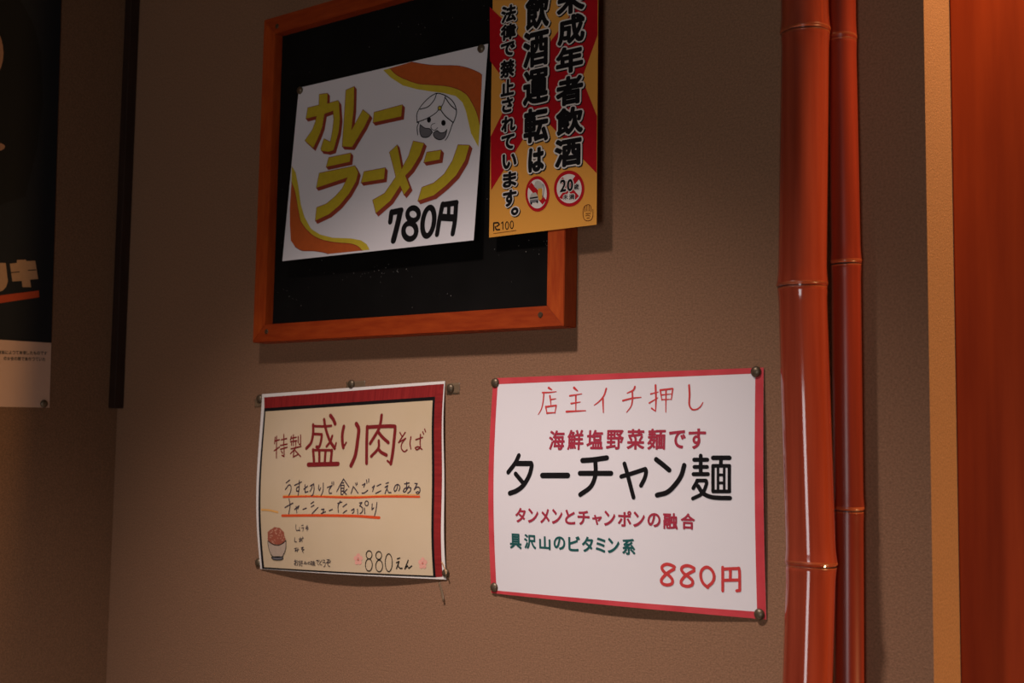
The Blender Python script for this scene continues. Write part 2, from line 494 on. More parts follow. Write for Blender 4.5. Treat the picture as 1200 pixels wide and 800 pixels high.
CURRY = {'cx': -0.95756, 'cz': 1.77164, 'w': 0.29317, 'h': 0.21275, 't': -0.00795}
CURRY['art'] = [
 ('title_lettering','ink_maroon',2,'X',400,-390,[-10889,9198,-9428,9091,-9323,7835,-7587,7924,-7349,7718,-6901,5525,-6958,3995,-7298,2763,-7542,1902,-8418,1825,-9616,2112,-9750,2453,-9353,3560,-8214,3017,-8033,4405,-7981,5686,-8240,6758,-9649,6584,-9813,5050,-10154,4190,-11038,2625,-12655,3783,-11518,4905,-11099,5889,-10999,6528,-12827,6474,-12674,7835,-10772,7867]),
 ('title_lettering','ink_yellow',3,'P',[-10889,9198,-9428,9091,-9323,7835,-7587,7924,-7349,7718,-6901,5525,-6958,3995,-7298,2763,-7542,1902,-8418,1825,-9616,2112,-9750,2453,-9353,3560,-8214,3017,-8033,4405,-7981,5686,-8240,6758,-9649,6584,-9813,5050,-10154,4190,-11038,2625,-12655,3783,-11518,4905,-11099,5889,-10999,6528,-12827,6474,-12674,7835,-10772,7867]),
 ('title_lettering','ink_maroon',4,'S',60,1,2,[-10889,9198,-9428,9091,-9323,7835,-7587,7924,-7349,7718,-6901,5525,-6958,3995,-7298,2763,-7542,1902,-8418,1825,-9616,2112,-9750,2453,-9353,3560,-8214,3017,-8033,4405,-7981,5686,-8240,6758,-9649,6584,-9813,5050,-10154,4190,-11038,2625,-12655,3783,-11518,4905,-11099,5889,-10999,6528,-12827,6474,-12674,7835,-10772,7867]),
 ('title_lettering','ink_maroon',2,'X',400,-390,[-6396,8984,-5029,9207,-4788,6483,-4863,3951,-3290,6150,-2053,5280,-2786,4030,-4492,1875,-6172,2164,-6259,5429]),
 ('title_lettering','ink_yellow',3,'P',[-6396,8984,-5029,9207,-4788,6483,-4863,3951,-3290,6150,-2053,5280,-2786,4030,-4492,1875,-6172,2164,-6259,5429]),
 ('title_lettering','ink_maroon',4,'S',60,1,2,[-6396,8984,-5029,9207,-4788,6483,-4863,3951,-3290,6150,-2053,5280,-2786,4030,-4492,1875,-6172,2164,-6259,5429]),
 ('title_lettering','ink_maroon',2,'X',400,-390,[-1457,5556,2906,5769,2884,4394,-1493,4318]),
 ('title_lettering','ink_yellow',3,'P',[-1457,5556,2906,5769,2884,4394,-1493,4318]),
 ('title_lettering','ink_maroon',4,'S',60,1,2,[-1457,5556,2906,5769,2884,4394,-1493,4318]),
 ('title_lettering','ink_maroon',2,'X',400,-390,[-8230,1148,-4619,1211,-4660,159,-8560,26]),
 ('title_lettering','ink_yellow',3,'P',[-8230,1148,-4619,1211,-4660,159,-8560,26]),
 ('title_lettering','ink_maroon',4,'S',60,1,2,[-8230,1148,-4619,1211,-4660,159,-8560,26]),
 ('title_lettering','ink_maroon',2,'X',400,-390,[-9635,-559,-3778,-391,-3127,-1258,-3362,-2277,-4280,-3568,-5694,-4815,-7290,-5706,-9572,-6278,-9529,-4683,-7948,-4403,-6566,-3668,-5567,-2899,-4823,-1668,-9910,-2321]),
 ('title_lettering','ink_yellow',3,'P',[-9635,-559,-3778,-391,-3127,-1258,-3362,-2277,-4280,-3568,-5694,-4815,-7290,-5706,-9572,-6278,-9529,-4683,-7948,-4403,-6566,-3668,-5567,-2899,-4823,-1668,-9910,-2321]),
 ('title_lettering','ink_maroon',4,'S',60,1,2,[-9635,-559,-3778,-391,-3127,-1258,-3362,-2277,-4280,-3568,-5694,-4815,-7290,-5706,-9572,-6278,-9529,-4683,-7948,-4403,-6566,-3668,-5567,-2899,-4823,-1668,-9910,-2321]),
 ('title_lettering','ink_maroon',2,'X',400,-390,[-2250,-1278,1063,-1218,1052,-2534,-2572,-2542]),
 ('title_lettering','ink_yellow',3,'P',[-2250,-1278,1063,-1218,1052,-2534,-2572,-2542]),
 ('title_lettering','ink_maroon',4,'S',60,1,2,[-2250,-1278,1063,-1218,1052,-2534,-2572,-2542]),
 ('title_lettering','ink_maroon',2,'X',400,-390,[1488,495,2613,1201,3098,-143,3599,-1650,4458,-320,4994,1302,6647,822,6134,-537,5072,-1915,4251,-2523,5066,-3929,4266,-4711,3587,-3592,2298,-5139,204,-6365,-489,-4757,1283,-4181,2793,-2485,2029,-688]),
 ('title_lettering','ink_yellow',3,'P',[1488,495,2613,1201,3098,-143,3599,-1650,4458,-320,4994,1302,6647,822,6134,-537,5072,-1915,4251,-2523,5066,-3929,4266,-4711,3587,-3592,2298,-5139,204,-6365,-489,-4757,1283,-4181,2793,-2485,2029,-688]),
 ('title_lettering','ink_maroon',4,'S',60,1,2,[1488,495,2613,1201,3098,-143,3599,-1650,4458,-320,4994,1302,6647,822,6134,-537,5072,-1915,4251,-2523,5066,-3929,4266,-4711,3587,-3592,2298,-5139,204,-6365,-489,-4757,1283,-4181,2793,-2485,2029,-688]),
 ('title_lettering','ink_maroon',2,'X',400,-390,[7149,-251,9234,-277,9128,-1339,6810,-1377]),
 ('title_lettering','ink_yellow',3,'P',[7149,-251,9234,-277,9128,-1339,6810,-1377]),
 ('title_lettering','ink_maroon',4,'S',60,1,2,[7149,-251,9234,-277,9128,-1339,6810,-1377]),
 ('title_lettering','ink_maroon',2,'X',400,-390,[11564,-13,13201,-284,12736,-1882,11639,-3373,10274,-4355,8671,-5242,6383,-5607,6836,-4129,8527,-3826,9930,-3004,10952,-1654]),
 ('title_lettering','ink_yellow',3,'P',[11564,-13,13201,-284,12736,-1882,11639,-3373,10274,-4355,8671,-5242,6383,-5607,6836,-4129,8527,-3826,9930,-3004,10952,-1654]),
 ('title_lettering','ink_maroon',4,'S',60,1,2,[11564,-13,13201,-284,12736,-1882,11639,-3373,10274,-4355,8671,-5242,6383,-5607,6836,-4129,8527,-3826,9930,-3004,10952,-1654]),
 ('price_lettering','ink_black',2,'S',672,0,0,[2555,-6431,2496,-7520]),
 ('price_lettering','ink_black',2,'S',706,0,0,[2561,-6483,4006,-6410]),
 ('price_lettering','ink_black',2,'S',784,0,0,[3903,-6483,3620,-7961,3207,-9677]),
 ('price_lettering','ink_black',2,'S',623,1,0,[6670,-7093,6652,-7305,6554,-7489,6386,-7626,6163,-7704,5908,-7713,5646,-7654,5400,-7531,5197,-7357,5056,-7149,4991,-6926,5009,-6712,5108,-6527,5278,-6389,5502,-6313,5759,-6305,6022,-6366,6266,-6490,6467,-6664,6606,-6872]),
 ('price_lettering','ink_black',2,'S',661,1,0,[6494,-8923,6476,-9191,6368,-9425,6180,-9602,5930,-9704,5642,-9722,5344,-9653,5065,-9504,4833,-9289,4670,-9030,4593,-8751,4610,-8480,4720,-8245,4910,-8068,5163,-7967,5453,-7951,5751,-8022,6029,-8173,6259,-8388,6419,-8647]),
 ('price_lettering','ink_black',2,'S',649,1,0,[8965,-8137,8899,-8610,8759,-9029,8560,-9353,8321,-9552,8063,-9605,7814,-9507,7597,-9267,7433,-8908,7339,-8464,7324,-7981,7391,-7504,7531,-7082,7732,-6757,7974,-6560,8232,-6510,8482,-6612,8698,-6855,8859,-7215,8951,-7657]),
 ('price_lettering','ink_black',2,'S',601,0,0,[10007,-6318,9696,-8044,9533,-9572]),
 ('price_lettering','ink_black',2,'S',631,0,0,[10015,-6400,11930,-6373]),
 ('price_lettering','ink_black',2,'S',591,0,0,[11888,-6369,11906,-8257,11736,-9688]),
 ('price_lettering','ink_black',2,'S',777,0,0,[9981,-7747,11778,-8003]),
 ('price_lettering','ink_black',2,'S',484,0,0,[10892,-6378,10974,-7844]),
 ('wave_band','ink_orange',1,'P',[432,10430,3675,10592,6815,9656,10326,8973,12059,8417,13544,7702,14170,7253,14368,1797,13709,3388,12354,5293,11079,6166,9320,6840,7048,7374,4987,7857,2839,8774,1452,9550]),
 ('wave_band','ink_lemon',1,'P',[-629,10415,432,10430,1452,9550,2839,8774,4987,7857,7048,7374,9320,6840,11079,6166,12354,5293,13709,3388,14368,1797,14381,-615,13227,1030,12277,3607,11703,4641,10660,5529,8901,6140,6872,6666,4796,7261,2658,8050,693,9280]),
 ('wave_band','ink_maroon',2,'S',67,0,0,[432,10430,1452,9550,2839,8774,4987,7857,7048,7374,9320,6840,11079,6166,12354,5293,13709,3388,14368,1797]),
 ('wave_band','ink_maroon',2,'S',66,0,0,[3675,10592,6815,9656,10326,8973,12059,8417,13544,7702,14170,7253]),
 ('wave_band#b','ink_orange',1,'P',[-14346,-1076,-13572,-2336,-12888,-4119,-12079,-6052,-11071,-7066,-9648,-8032,-7856,-8716,-5706,-9169,-3409,-9496,-2143,-9939,-1524,-10428,-4522,-10408,-6908,-10382,-7672,-10157,-9413,-9837,-11382,-9633,-12661,-9070,-13504,-8231,-13939,-6183,-14219,-4137]),
 ('wave_band#b','ink_lemon',1,'P',[-14572,915,-13781,32,-13116,-1609,-12351,-4020,-11476,-5649,-10194,-7147,-8587,-7974,-6409,-8542,-3484,-8871,-1826,-9234,-867,-9754,-333,-10422,-1524,-10428,-2143,-9939,-3409,-9496,-5706,-9169,-7856,-8716,-9648,-8032,-11071,-7066,-12079,-6052,-12888,-4119,-13572,-2336,-14346,-1076]),
 ('wave_band#b','ink_maroon',2,'S',73,0,0,[-14346,-1076,-13572,-2336,-12888,-4119,-12079,-6052,-11071,-7066,-9648,-8032,-7856,-8716,-5706,-9169,-3409,-9496,-2143,-9939,-1524,-10428]),
 ('wave_band#b','ink_maroon',2,'S',73,0,0,[-6908,-10382,-7672,-10157,-9413,-9837,-11382,-9633,-12661,-9070]),
 ('portrait_drawing','ink_black',2,'S',111,0,0,[5329,3411,5184,4307,5588,5024,6465,5760,7418,6189,8106,6231,9178,5807,10223,5066,10778,4312,10965,3619,10796,2887,10590,2539]),
 ('portrait_drawing','ink_black',2,'S',111,0,0,[5282,3379,6689,3596,7888,3993,8458,4443]),
 ('portrait_drawing','ink_black',2,'S',110,0,0,[8588,4366,9410,3475,10584,2597]),
 ('portrait_drawing','ink_black',2,'S',112,0,0,[5609,4826,6801,4932,7604,5579,7861,6213]),
 ('portrait_drawing','ink_black',2,'S',111,0,0,[8693,4541,9008,5067,9182,5768]),
 ('portrait_drawing','ink_black',2,'S',110,0,0,[9202,5573,10025,4620,10937,3908]),
 ('portrait_drawing','ink_black',2,'S',113,0,0,[5329,3411,5595,3274,5391,2820,5561,1924]),
 ('portrait_drawing','ink_black',2,'S',109,0,0,[10584,2597,10393,2094,10299,1824,10007,1108,9681,737]),
 ('portrait_drawing','ink_black',2,'S',67,0,0,[8001,2882,7562,2831,7420,2525,7701,2197,8080,2104,8426,2322]),
 ('portrait_drawing','ink_black',2,'P',[7359,3361,7349,3237,7295,3139,7204,3082,7091,3073,6973,3116,6867,3202,6790,3320,6754,3451,6764,3575,6818,3673,6909,3731,7023,3739,7141,3696,7247,3609,7323,3492]),
 ('portrait_drawing','ink_black',2,'P',[9536,2694,9524,2572,9465,2476,9368,2420,9248,2413,9122,2456,9011,2542,8930,2659,8893,2789,8905,2911,8964,3008,9062,3064,9182,3071,9308,3027,9419,2940,9499,2824]),
 ('portrait_drawing','ink_grey',2,'P',[5820,3048,6547,2556,7314,2349,7731,1905,7279,1490,6610,1468,6081,1754,5816,2371]),
 ('portrait_drawing','ink_black',3,'S',89,1,0,[5820,3048,6547,2556,7314,2349,7731,1905,7279,1490,6610,1468,6081,1754,5816,2371]),
 ('portrait_drawing','ink_grey',2,'P',[7981,1870,8385,2003,8857,1688,9469,1658,9805,1933,9679,1249,9299,922,8687,950,8115,1278,7875,1693]),
 ('portrait_drawing','ink_black',3,'S',88,1,0,[7981,1870,8385,2003,8857,1688,9469,1658,9805,1933,9679,1249,9299,922,8687,950,8115,1278,7875,1693]),
 ('portrait_drawing','ink_yellow',3,'P',[8776,4452,8761,4354,8700,4284,8605,4254,8494,4271,8390,4331,8312,4424,8277,4529,8292,4627,8353,4698,8449,4727,8559,4710,8664,4649,8741,4557]),
 ('portrait_drawing','ink_black',4,'S',89,1,0,[8776,4452,8761,4354,8700,4284,8605,4254,8494,4271,8390,4331,8312,4424,8277,4529,8292,4627,8353,4698,8449,4727,8559,4710,8664,4649,8741,4557]),
]
OWNER = {'cx': -0.64991, 'cz': 1.41328, 'w': 0.30745, 'h': 0.22011, 't': 0.00701, 'inner': [-14739, 10363, 14565, 10499, 14534, -10396, -14640, -10696]}
OWNER['art'] = [
 ('headline_lettering','ink_red',2,'S',204,0,1,[-8155,9814,-7745,9601]),
 ('headline_lettering','ink_red',2,'S',140,0,1,[-8894,9349,-7998,9347,-7174,9404]),
 ('headline_lettering','ink_red',2,'S',140,0,1,[-8712,9315,-8730,8493,-8886,7723,-9239,7149]),
 ('headline_lettering','ink_red',2,'S',161,0,1,[-7936,9007,-7717,8041]),
 ('headline_lettering','ink_red',2,'S',139,0,1,[-7822,8620,-7178,8702]),
 ('headline_lettering','ink_red',2,'S',161,0,1,[-8363,7927,-8167,7231]),
 ('headline_lettering','ink_red',2,'S',160,0,1,[-8361,7907,-7067,8029,-7186,7266]),
 ('headline_lettering','ink_red',2,'S',160,0,1,[-8171,7279,-7131,7313]),
 ('headline_lettering','ink_red',2,'S',220,0,1,[-5040,9733,-4615,9436]),
 ('headline_lettering','ink_red',2,'S',146,0,1,[-5502,8953,-4075,9111]),
 ('headline_lettering','ink_red',2,'S',146,0,1,[-5294,8188,-4188,8309]),
 ('headline_lettering','ink_red',2,'S',167,0,1,[-4773,8937,-4662,7420]),
 ('headline_lettering','ink_red',2,'S',186,0,1,[-5791,7389,-3502,7450]),
 ('headline_lettering#b','ink_red',2,'S',164,0,1,[-1236,9558,-1467,8864,-1987,8314,-2523,7969]),
 ('headline_lettering#b','ink_red',2,'S',183,0,1,[-1560,8586,-1415,7233]),
 ('headline_lettering#b','ink_red',2,'S',169,0,1,[2007,9653,1865,9336,1181,9058]),
 ('headline_lettering#b','ink_red',2,'S',149,0,1,[737,8349,1803,8557,2758,8628]),
 ('headline_lettering#b','ink_red',2,'S',149,0,1,[1744,9201,1811,8419,1686,7780,1234,7238]),
 ('headline_lettering#b','ink_red',2,'S',126,0,1,[3798,8924,4626,9086]),
 ('headline_lettering#b','ink_red',2,'S',175,0,1,[4281,9729,4401,8367,4402,7284]),
 ('headline_lettering#b','ink_red',2,'S',145,0,1,[3972,7561,4402,7284]),
 ('headline_lettering#b','ink_red',2,'S',136,0,1,[3685,8064,4601,8544]),
 ('headline_lettering#b','ink_red',2,'S',155,0,1,[4826,9262,5025,8355]),
 ('headline_lettering#b','ink_red',2,'S',154,0,1,[4826,9262,6163,9363,6054,8334]),
 ('headline_lettering#b','ink_red',2,'S',115,0,1,[5003,8806,6031,8873]),
 ('headline_lettering#b','ink_red',2,'S',115,0,1,[5025,8355,6052,8379]),
 ('headline_lettering#b','ink_red',2,'S',144,0,1,[5446,9291,5510,7179]),
 ('headline_lettering#b','ink_red',2,'S',169,0,1,[7879,9631,7963,8740,7965,7853,8259,7406,8756,7399,9143,7657,9359,8005]),
 ('caption_lettering','ink_plum',2,'G','海',-6771,4575,1923,1945,55),
 ('caption_lettering','ink_plum',2,'G','鮮',-4526,4597,1921,1970,55),
 ('caption_lettering','ink_plum',2,'G','塩',-2249,4634,1915,1873,55),
 ('caption_lettering','ink_plum',2,'G','野',48,4619,1952,1878,55),
 ('caption_lettering','ink_plum',2,'G','菜',2361,4658,1932,1946,55),
 ('caption_lettering','ink_plum',2,'G','麺',4617,4662,1954,1968,55),
 ('caption_lettering','ink_plum',2,'G','で',6826,4643,1755,1697,55),
 ('caption_lettering','ink_plum',2,'G','す',8871,4699,1784,1880,55),
 ('dish_name_lettering','ink_black',2,'S',487,0,0,[-11450,3035,-11898,2258,-12768,1332]),
 ('dish_name_lettering','ink_black',2,'S',539,0,0,[-11690,2228,-9849,2249]),
 ('dish_name_lettering','ink_black',2,'S',507,0,0,[-9849,2249,-9770,1963,-10075,1002,-10801,31,-11686,-523,-12517,-780]),
 ('dish_name_lettering','ink_black',2,'S',483,0,0,[-11792,1186,-10806,297]),
 ('dish_name_lettering','ink_black',2,'S',553,0,0,[-8400,1084,-5270,1138]),
 ('dish_name_lettering','ink_black',2,'S',507,0,0,[-3613,2607,-2371,2691,-786,2889]),
 ('dish_name_lettering','ink_black',2,'S',496,0,0,[-3856,1368,-252,1425]),
 ('dish_name_lettering','ink_black',2,'S',471,0,0,[-2094,2571,-2020,1550,-2181,731,-2658,7,-3769,-685]),
 ('dish_name_lettering','ink_black',2,'S',434,0,0,[1212,2352,1596,1305,2277,-775]),
 ('dish_name_lettering','ink_black',2,'S',427,0,0,[892,1142,2004,1431,3501,1882,3599,1635,3463,1038,3073,337]),
 ('dish_name_lettering','ink_black',2,'S',474,0,0,[4644,2786,5312,2349,6053,1819]),
 ('dish_name_lettering','ink_black',2,'S',466,0,0,[7594,2278,7333,1400,6792,611,5913,-188,4795,-510]),
 ('dish_name_lettering','ink_black',2,'S',386,0,0,[9265,3167,9286,1528]),
 ('dish_name_lettering','ink_black',2,'S',385,0,0,[8600,2794,9937,2807]),
 ('dish_name_lettering','ink_black',2,'S',365,0,0,[8632,2146,9923,2162]),
 ('dish_name_lettering','ink_black',2,'S',384,0,0,[8553,1487,10014,1511]),
 ('dish_name_lettering','ink_black',2,'S',367,0,0,[8969,897,8542,213]),
 ('dish_name_lettering','ink_black',2,'S',344,0,0,[8915,915,9826,932]),
 ('dish_name_lettering','ink_black',2,'S',344,0,0,[9826,932,9880,675,9616,-2,9296,-346,8491,-722]),
 ('dish_name_lettering','ink_black',2,'S',402,0,0,[9026,417,9510,-196,10253,-512,11095,-585,12188,-574]),
 ('dish_name_lettering','ink_black',2,'S',419,0,0,[10500,2984,12134,2998]),
 ('dish_name_lettering','ink_black',2,'S',361,0,0,[11296,2800,11279,2323]),
 ('dish_name_lettering','ink_black',2,'S',341,0,0,[10508,2266,10518,-28]),
 ('dish_name_lettering','ink_black',2,'S',337,0,0,[12118,2285,12119,10]),
 ('dish_name_lettering','ink_black',2,'S',338,0,0,[10508,2266,12138,2286]),
 ('dish_name_lettering','ink_black',2,'S',337,0,0,[10518,-28,12139,11]),
 ('dish_name_lettering','ink_black',2,'S',260,0,0,[11006,2176,11013,31]),
 ('dish_name_lettering','ink_black',2,'S',259,0,0,[11616,2184,11620,46]),
 ('dish_name_lettering','ink_black',2,'S',259,0,0,[11010,1460,11619,1470]),
 ('dish_name_lettering','ink_black',2,'S',259,0,0,[11013,745,11620,758]),
 ('subtitle_lettering','ink_plum',2,'G','タ',-11121,-2926,1347,1463,50),
 ('subtitle_lettering','ink_plum',2,'G','ン',-9503,-2916,1321,1434,50),
 ('subtitle_lettering','ink_plum',2,'G','メ',-8024,-2903,1170,1423,50),
 ('subtitle_lettering','ink_plum',2,'G','ン',-6519,-2888,1294,1461,50),
 ('subtitle_lettering','ink_plum',2,'G','と',-4950,-2882,1227,1424,50),
 ('subtitle_lettering','ink_plum',2,'G','チ',-3363,-2892,1422,1388,50),
 ('subtitle_lettering','ink_plum',2,'G','ャ',-1794,-3027,1128,955,50),
 ('subtitle_lettering','ink_plum',2,'G','ン',-352,-2835,1270,1447,50),
 ('subtitle_lettering','ink_plum',2,'G','ポ',1303,-2804,1507,1498,50),
 ('subtitle_lettering','ink_plum',2,'G','ン',2886,-2804,1255,1447,50),
 ('subtitle_lettering','ink_plum',2,'G','の',4483,-2807,1392,1309,50),
 ('subtitle_lettering','ink_plum',2,'G','融',6199,-2840,1505,1492,50),
 ('subtitle_lettering','ink_plum',2,'G','合',7988,-2795,1447,1464,50),
 ('vitamin_lettering','ink_teal',2,'G','具',-11817,-5553,1535,1520,50),
 ('vitamin_lettering','ink_teal',2,'G','沢',-9948,-5500,1523,1454,50),
 ('vitamin_lettering','ink_teal',2,'G','山',-8076,-5547,1412,1322,50),
 ('vitamin_lettering','ink_teal',2,'G','の',-6277,-5454,1431,1309,50),
 ('vitamin_lettering','ink_teal',2,'G','ビ',-4500,-5421,1407,1477,50),
 ('vitamin_lettering','ink_teal',2,'G','タ',-2915,-5409,1327,1489,50),
 ('vitamin_lettering','ink_teal',2,'G','ミ',-1407,-5401,1124,1404,50),
 ('vitamin_lettering','ink_teal',2,'G','ン',56,-5383,1322,1442,50),
 ('vitamin_lettering','ink_teal',2,'G','系',1734,-5393,1433,1524,50),
 ('price_lettering','ink_red',2,'S',298,0,0,[6558,-6974,6210,-6825,5725,-6775,5321,-6970,5253,-7207,5487,-7504,5967,-7784,6311,-8149,6258,-8500,5769,-8664,5283,-8565,5157,-8263,5478,-7854,5975,-7474,6510,-7170]),
 ('price_lettering','ink_red',2,'S',292,0,0,[8550,-6972,8168,-6818,7737,-6790,7344,-6966,7277,-7240,7547,-7531,8015,-7808,8376,-8129,8299,-8479,7822,-8648,7305,-8545,7200,-8245,7541,-7800,8024,-7463,8545,-7201]),
 ('price_lettering','ink_red',2,'S',289,0,0,[9866,-8602,9411,-8252,9190,-7658,9313,-7117,9786,-6800,10285,-7021,10522,-7574,10340,-8116,9868,-8526]),
 ('price_lettering','ink_red',2,'S',285,0,0,[11375,-6730,11320,-8805]),
 ('price_lettering','ink_red',2,'S',281,0,0,[11412,-6879,12729,-6763,12970,-6899,12962,-8654,12676,-8711]),
 ('price_lettering','ink_red',2,'S',281,0,0,[11386,-7874,12906,-7747]),
 ('price_lettering','ink_red',2,'S',283,0,0,[12113,-6875,12089,-7777]),
]
SOBA = {'cx': -1.01461, 'cz': 1.41131, 'w': 0.29426, 'h': 0.20979, 't': 0.03201, 'cream': [-13852, 8340, 13149, 8468, 13068, -10143, -13867, -10239], 'black': [-14144, 8746, 13460, 8860, 13389, -10311, -14340, -10432], 'redtop': [-14291, 10081, 14588, 10187, 13486, 8840, -14142, 8725], 'redright': [13459, 8878, 14588, 10187, 14269, -10208, 13368, -10303]}
